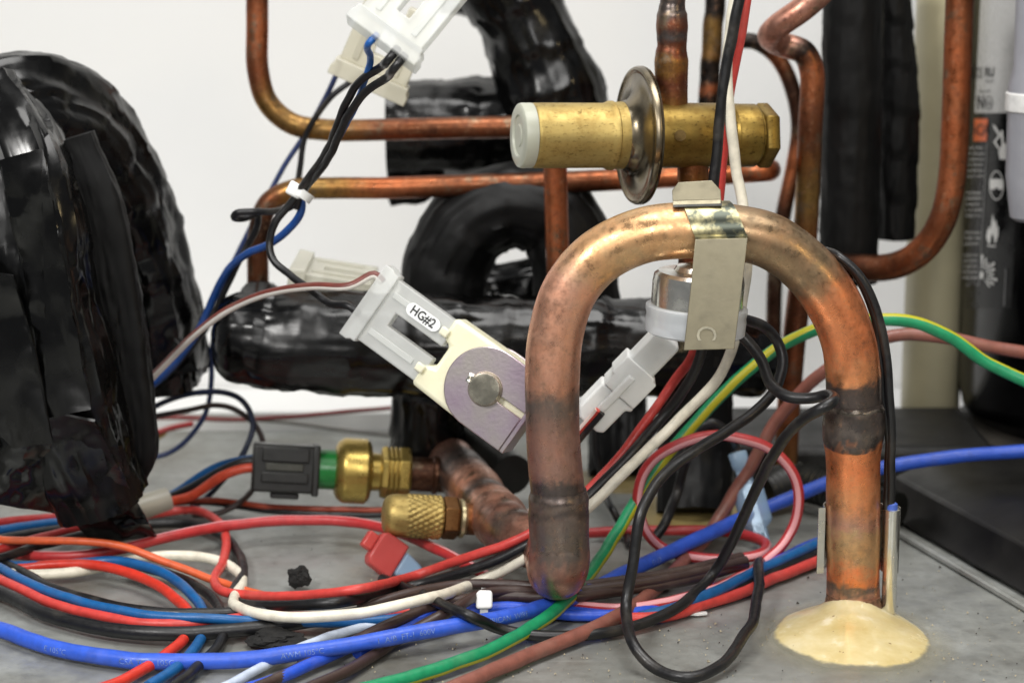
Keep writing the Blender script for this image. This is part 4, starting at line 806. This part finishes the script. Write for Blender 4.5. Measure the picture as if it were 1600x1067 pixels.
wire('thicker blue wire falling from the cable tie to the wrapped pipe bend', (28, 76, 150), [(468, 300, .895), (470, 330, .895), (450, 360, .90), (420, 382, .91), (385, 398, .925), (355, 425, .94), (335, 465, .95), (310, 520, .95), (280, 560, .95), (250, 590, .95), (215, 620, .95)], .0017, name='blue_wire')
wire('small black wire loop left of the cable tie', BLK, [(472, 298, .90), (462, 318, .90), (430, 331, .91), (395, 332, .915), (370, 334, .915), (366, 342, .92), (380, 343, .925), (400, 336, .93), (402, 350, .935), (385, 385, .94), (360, 440, .945), (330, 500, .95), (290, 555, .96), (255, 590, .96)], .0015)
wire('upper black wire from the top connector down through the cable tie', BLK, [Mk @ Vector((-232, -24, 4)), Mk @ Vector((-256, -24, 4)), (595, 104, .80), (562, 128, .815), (540, 165, .83), (520, 215, .85), (498, 255, .87), (474, 290, .882), (455, 318, .885), (432, 345, .885), (421, 380, .885), (428, 408, .882), (455, 432, .876), (490, 455, .868), (515, 474, .862), Mh @ Vector((-256, -24, 2)), Mh @ Vector((-234, -24, 2))], .0016)
wire('lower black wire from the top connector down to the cable tie', BLK, [Mk @ Vector((-232, -40, 2)), Mk @ Vector((-258, -40, 2)), (604, 121, .80), (570, 145, .815), (546, 180, .83), (522, 230, .85), (500, 265, .87), (478, 292, .885), (466, 310, .89), (462, 325, .893)], .0016)
wire('bright blue wire from the top connector joining the black pair', (26, 96, 176), [Mk @ Vector((-232, 14, 0)), Mk @ Vector((-248, 15, 0)), (579, 92, .80), (572, 125, .815), (558, 160, .835), (535, 205, .858), (512, 245, .875), (485, 285, .892), (476, 300, .896)], .0013, name='blue_wire')
mb = MB(); Mz = frame(465, 299, .884, -28)
t = thing('cable_tie', 'small white cable tie cinching the black wires near the copper tube bend', 'cable tie', at(465, 310, .884))
mb.box(-16, 8, -11, 11, -8, 10, Mz); mb.build('head', M_WHITE, t, bevel=.0008)
mb = MB(); mb.lathe([(-7, 15), (-7, 18), (7, 18), (7, 15)], Mz @ Matrix.Translation((8, 0, -6)) @ Matrix.Rotation(R(82), 4, 'Z'), 24); mb.build('band', M_WHITE, t)
wire('brown wire with white stripe entering the HG#2 connector', (112, 54, 46), [Mh @ Vector((-234, 38, 4)), Mh @ Vector((-252, 40, 4)), (548, 447, .852), (490, 448, .86), (430, 455, .875), (375, 475, .89), (320, 510, .905), (275, 552, .92), (238, 592, .93), (205, 625, .94)], .0017, (225, 220, 212), 275, .25, name='brown_wire')
wire('faint red wire running along the back lip of the pan', (130, 40, 36), [(180, 660, 1.08), (260, 652, 1.08), (360, 656, 1.08), (450, 652, 1.08), (540, 643, 1.08), (640, 636, 1.08)], .0012, name='red_wire')
wire('faint grey wire lying over the back lip of the pan', (120, 118, 112), [(240, 648, 1.09), (340, 652, 1.09), (450, 660, 1.09), (540, 672, 1.09), (640, 684, 1.09)], .0011, name='grey_wire')
wire('red wire with blurred ends heaped at the foot of the tape wrapped bend', (150, 40, 40), [F(190, 690, .01), F(240, 678, .012), F(270, 668, .012), F(300, 662, .012)], .0016, name='red_wire')
wire('yellow wire scrap peeping out behind the wrapped bend', (190, 150, 30), [F(200, 712, .006), F(235, 690, .008), F(258, 676, .010)], .0016, name='yellow_wire')
# lower fan, tied bundle
g = 'dark brown wires under the tied bundle'
wire('dark brown wire of the tied bundle, front one', DBR, [F(380, 1084, .0025), F(450, 1054, .0025), F(540, 1008, .0025), F(610, 975, .005), F(690, 945, .006), F(760, 932, .007), F(880, 934, .007), F(980, 922, .006), F(1080, 905, .006), F(1165, 882, .006)], .0023)
wire('dark brown wire of the tied bundle, middle one', DBR, [F(450, 1090, .0025), F(540, 1050, .0025), F(620, 1000, .0025), F(700, 955, .0095), F(770, 925, .0095), F(880, 925, .008), F(980, 914, .008), F(1080, 897, .008), F(1165, 876, .008)], .0022)
wire('dark brown wire of the tied bundle, rear one', DBR, [F(560, 950, .006), F(640, 928, .008), F(720, 914, .008), F(790, 914, .008), F(880, 917, .008), F(980, 906, .008), F(1080, 889, .008), F(1160, 870, .008)], .0022)
wire('blue wire of the tied bundle fanning to the lower left', (40, 84, 206), [F(330, 1092, .0025), F(410, 1068, .0025), F(500, 1032, .0025), F(590, 990, .0025), F(660, 968, .003), F(730, 955, .004), F(800, 948, .0045), F(900, 962, .0024), F(1000, 955, .0024), F(1080, 935, .0024), F(1160, 903, .003), F(1230, 870, .004), F(1300, 838, .004)], .0023, name='blue_wire')
wire('second blue wire of the tied bundle behind the cable tie', (36, 80, 200), [F(560, 1020, .0025), F(630, 985, .0025), F(700, 958, .004), F(760, 940, .004), F(850, 950, .0025), F(950, 960, .0023)], .0022, name='blue_wire')
wire('pale blue white wire fanning to the lower left from the bundle', (196, 208, 226), [F(300, 1092, .0022), F(365, 1064, .0022), F(450, 1020, .0022), F(530, 990, .0022), F(610, 972, .0022), F(690, 962, .0022)], .0018, name='pale_wire')
wire('teal blue wire leaving to the right behind the riser clip', DBL, [F(1000, 964, .0024), F(1060, 948, .004), F(1130, 918, .006), F(1210, 880, .006), F(1275, 850, .006), F(1330, 825, .006)], .0023)
wire('black wire leaving to the right behind the riser clip', BLK, [F(1080, 950, .0024), F(1150, 922, .003), F(1220, 890, .003), F(1280, 864, .003), F(1330, 840, .003)], .0023)
wire('red wire leaving to the right behind the riser clip', RED, [F(960, 965, .0024), F(1040, 962, .0024), F(1120, 938, .0024), F(1200, 908, .0024), F(1280, 876, .0024), F(1330, 850, .0024)], .0023)
# right: probe leads, wires behind the ring
wire('black probe lead hugging the copper riser, outer one', BLK, [(1392, 796, .802), (1394, 740, .80), (1395, 680, .798), (1388, 600, .796), (1380, 520, .796), (1366, 470, .796), (1340, 425, .797), (1310, 400, .80), (1290, 392, .808)], .0016)
wire('black probe lead hugging the copper riser, inner one', BLK, [(1385, 796, .803), (1388, 740, .802), (1391, 690, .80), (1380, 620, .80), (1375, 560, .80), (1368, 500, .802), (1350, 455, .804), (1325, 415, .806), (1300, 396, .81)], .0016)
wire('black wire hooped behind the red ring top', BLK, [F(1024, 838, .006), F(1040, 815, .012), (1058, 770, .92), (1072, 715, .915), (1088, 672, .912), (1112, 661, .912), (1135, 676, .915), SPL @ Vector((90, 0, 0)), SPL @ Vector((66, 0, 0))], .0022)
wire('black wire dangling just right of the left copper leg', BLK, [(928, 640, .95), (932, 700, .95), (942, 760, .95), F(958, 800, .01), F(972, 825, .003), F(985, 850, .0022)], .0017)
wire('red white striped wire end entering the white plug', (208, 70, 60), [(935, 640, .835), (915, 662, .838), (893, 690, .845), (870, 730, .855), (840, 780, .865), (800, 830, .87), (770, 858, .875), (748, 868, .88)], .0013, (232, 214, 204), 60, .5, name='red_wire')
wire('black wire end entering the white plug', BLK, [(942, 645, .835), (920, 668, .838), (900, 694, .845), (872, 740, .858), (845, 790, .868), (805, 838, .872), (780, 862, .876)], .0014)
# blue spade connectors on the black lead
M_BLUECLEAR = milky('blue_clear_nylon', (176, 206, 236), .45, .3)
t = thing('splice_connector', 'pale blue clear splice joining black leads behind the blue wire', 'connector', fl(1178, 842, .008))
Mq = SPL; Mf = SPL @ Matrix.Diagonal((1, 1, .62, 1))
mb = MB(); mb.lathe([(-66, 10), (-62, 12), (-42, 13), (-36, 22), (-30, 25), (16, 25), (22, 21), (26, 15), (30, 14)], Mf, 32); mb.build('sleeve', M_BLUECLEAR, t, sharp=60)
mb = MB(); mb.lathe([(29, 11), (32, 13), (44, 13), (48, 11), (54, 11), (58, 14), (80, 15), (82, 13)], Mf, 32); mb.build('barrel', M_BLUECLEAR, t, sharp=60)
mb = MB(); mb.box(-60, 50, -8, 8, -2, 3, Mq); mb.build('blade', M_NICKEL, t)
# red quick disconnect near the knurled cap
t = thing('spade_connector', 'red clear spade terminal with blue barrel on the floor below the knurled cap', 'connector', fl(610, 900, 0))
Mq = frame(612, 868, .868, -32, -18, 14)
mb = MB(); mb.box(-52, -34, -14, 14, -10, 8, Mq); mb.build('rear_sleeve', milky('red_clear_nylon', (226, 92, 86), .35, .3), t, bevel=.0008)
mb = MB(); mb.prism([(-34, -22), (-28, -32), (14, -34), (14, 26), (-28, 26), (-34, 18)], -14, 14, Mq); mb.build('red_housing', milky('red_clear_nylon', (226, 96, 92), .45, .3), t, bevel=.001)
mb = MB(); mb.prism([(14.3, -24), (34, -20), (60, -10), (62, 8), (40, 14), (14.3, 18)], -10, 11, Mq); mb.build('blue_barrel', M_BLUECLEAR, t, bevel=.0014)
# cable tie on the front bundle
Mz = frame(757, 935, .806, -2, -10)
t = thing('cable_tie', 'white cable tie with its tail hanging on the tied front bundle', 'cable tie', fl(760, 968, 0))
mb = MB(); mb.prism([(-13, -14), (-10, -16), (10, -15), (13, -12), (12, 10), (9, 13), (-8, 13), (-13, 8)], -8, 9, Mz); mb.build('head', M_WHITE, t, bevel=.0008)
mb = MB(); mb.box(-6.5, 6.5, -44, -15.5, -3, 3, Mz); mb.build('tail', M_MILK, t, bevel=.0002)
mb = MB(); mb.lathe([(-6, 22), (-6, 25), (6, 25), (6, 22)], Mz @ Matrix.Translation((0, -6, -32)), 28); mb.build('band', M_MILK, t)
# debris
def crumb(label, c, r, mat, seed, sq=(1, 1, .8), name='foam_crumb', cat='debris'):
    bm = bmesh.new(); bmesh.ops.create_icosphere(bm, subdivisions=4, radius=1)
    for v_ in bm.verts:
        q = v_.co.copy(); v_.co = q * (1 + .35 * noise.noise(q * 1.3 + Vector((seed, 0, 0))) + .22 * noise.noise(q * 3 + Vector((0, seed, 0))) + .12 * noise.noise(q * 9 + Vector((0, 0, seed)))); v_.co = Vector((v_.co.x * sq[0], v_.co.y * sq[1], v_.co.z * sq[2])) * r
    mn = min(v_.co.z for v_ in bm.verts); vs = [v_.co + c - Vector((0, 0, mn + .0004)) for v_ in bm.verts]; fs = [tuple(x.index for x in q.verts) for q in bm.faces]; bm.free()
    mb = MB(); mb.add(vs, fs); return tag(mb.build(name, mat, org=c), label, cat)
M_CRUMB = plain('foam_crumb', lin(24, 23, 22), .8, 0, .4, 400, .6)
crumb('jagged black foam crumb on bare floor behind the red wire', fl(468, 918, 0), .0048, M_CRUMB, 3, (1, .8, .9))
crumb('flat black foam crumb under the thick blue wire', fl(432, 1006, 0), .0085, M_CRUMB, 9, (1.3, .8, .35))
mb = MB(); Mz = upright(fl(1091, 961, .0), 1, R(8)); mb.prism([(-.0036, -.0012), (0, -.0017), (.0036, -.001), (.0034, .001), (0, .0005), (-.0034, .0012)], .0003, .0014, Mz)
tag(mb.build('plastic_clipping', M_WHITE, bevel=.0002), 'tiny white clipped off piece of cable tie on the floor', 'debris')
# grit
mb = MB(); rr = random.Random(11)
for k in range(420):
    x = rr.uniform(560, 1600); y = rr.uniform(880, 1066); c = fl(x, y, 0); s_ = rr.uniform(.00018, .0006) * (1.5 if rr.random() < .06 else 1)
    v = [(c.x + s_ * math.cos(a) * rr.uniform(.6, 1.3), c.y + s_ * math.sin(a) * rr.uniform(.6, 1.3), -.0002) for a in (0, 2.1, 4.2)] + [(c.x, c.y, s_ * .9)]
    mb.add(v, [(0, 1, 3), (1, 2, 3), (2, 0, 3)])
tag(mb.build('grit', plain('pale_grit', lin(196, 184, 156), .7, 0, .3, 900), org=(0, 0, 0)), 'pale grit scattered on the base pan', None, None, 'stuff')

mb = MB()
for k in range(200):
    x = rr.uniform(380, 1600); y = rr.uniform(830, 1066); c = fl(x, y, 0); s_ = rr.uniform(.00015, .00055) * (2.0 if rr.random() < .05 else 1)
    v = [(c.x + s_ * math.cos(a) * rr.uniform(.6, 1.3), c.y + s_ * math.sin(a) * rr.uniform(.6, 1.3), -.0002) for a in (0, 2.1, 4.2)] + [(c.x, c.y, s_ * .7)]
    mb.add(v, [(0, 1, 3), (1, 2, 3), (2, 0, 3)])
tag(mb.build('dark_grit', plain('dark_grit', lin(46, 38, 30), .7, 0, .3, 900), org=(0, 0, 0)), 'dark grit scattered on the base pan', None, None, 'stuff')

# ------------------------------------------------------------------ print along wires
def wire_text(key, s, l0, size, ang, mat, name='printed_lettering'):
    (c, U, V, L, r), o = paths[key]; v, f = text_mesh(s); bm = bmesh.new(); vs = [bm.verts.new(q) for q in v]
    for q in f: bm.faces.new([vs[i] for i in q])
    for _ in range(2): bmesh.ops.subdivide_edges(bm, edges=[e for e in bm.edges if e.calc_length() > .15], cuts=1); bmesh.ops.triangulate(bm, faces=bm.faces[:])
    bm.verts.index_update(); v = [tuple(q.co) for q in bm.verts]; f = [tuple(x.index for x in q.verts) for q in bm.faces]; bm.free()
    a = np.array(v); a[:, 0] -= a[:, 0].min(); out = []
    for x, y, _ in a:
        l = l0 + x * size; i = min(max(int(np.searchsorted(L, l)) - 1, 0), len(L) - 2); k = (l - L[i]) / (L[i + 1] - L[i])
        p_ = c[i] * (1 - k) + c[i + 1] * k; th = R(ang) - y * size / r
        u = U[i] * (1 - k) + U[i + 1] * k; w_ = V[i] * (1 - k) + V[i + 1] * k
        out.append(Vector(p_ + (u * math.cos(th) + w_ * math.sin(th)) * (r + .00011)))
    mb = MB(); mb.add(out, f); mb.build(name, mat, o)
M_WP = plain('pale_blue_print', lin(128, 156, 226), .5, 0, .4, 700)
import os
c_, U_, V_, L_2, r_2 = paths['blue'][0]
def len_at(px):
    best = min(range(len(c_)), key=lambda i: abs(800 + FPX * (Vector(c_[i]) - CAM).dot(RT) / (Vector(c_[i]) - CAM).dot(FW) - px)); return L_2[best]
for s, px in (('E 105\u00b0C', 80, ), ('CSA TEW 105C', 190), ('AWM 105\u00b0C', 440), ('1  A/B  FT-1  600V', 585), ('AMERICAN  WIRE', 738), ('AWM', 905), ('(UL)', 955), ('E112', 1010)):
    wire_text('blue', s, len_at(px), .0030, 6, M_WP)
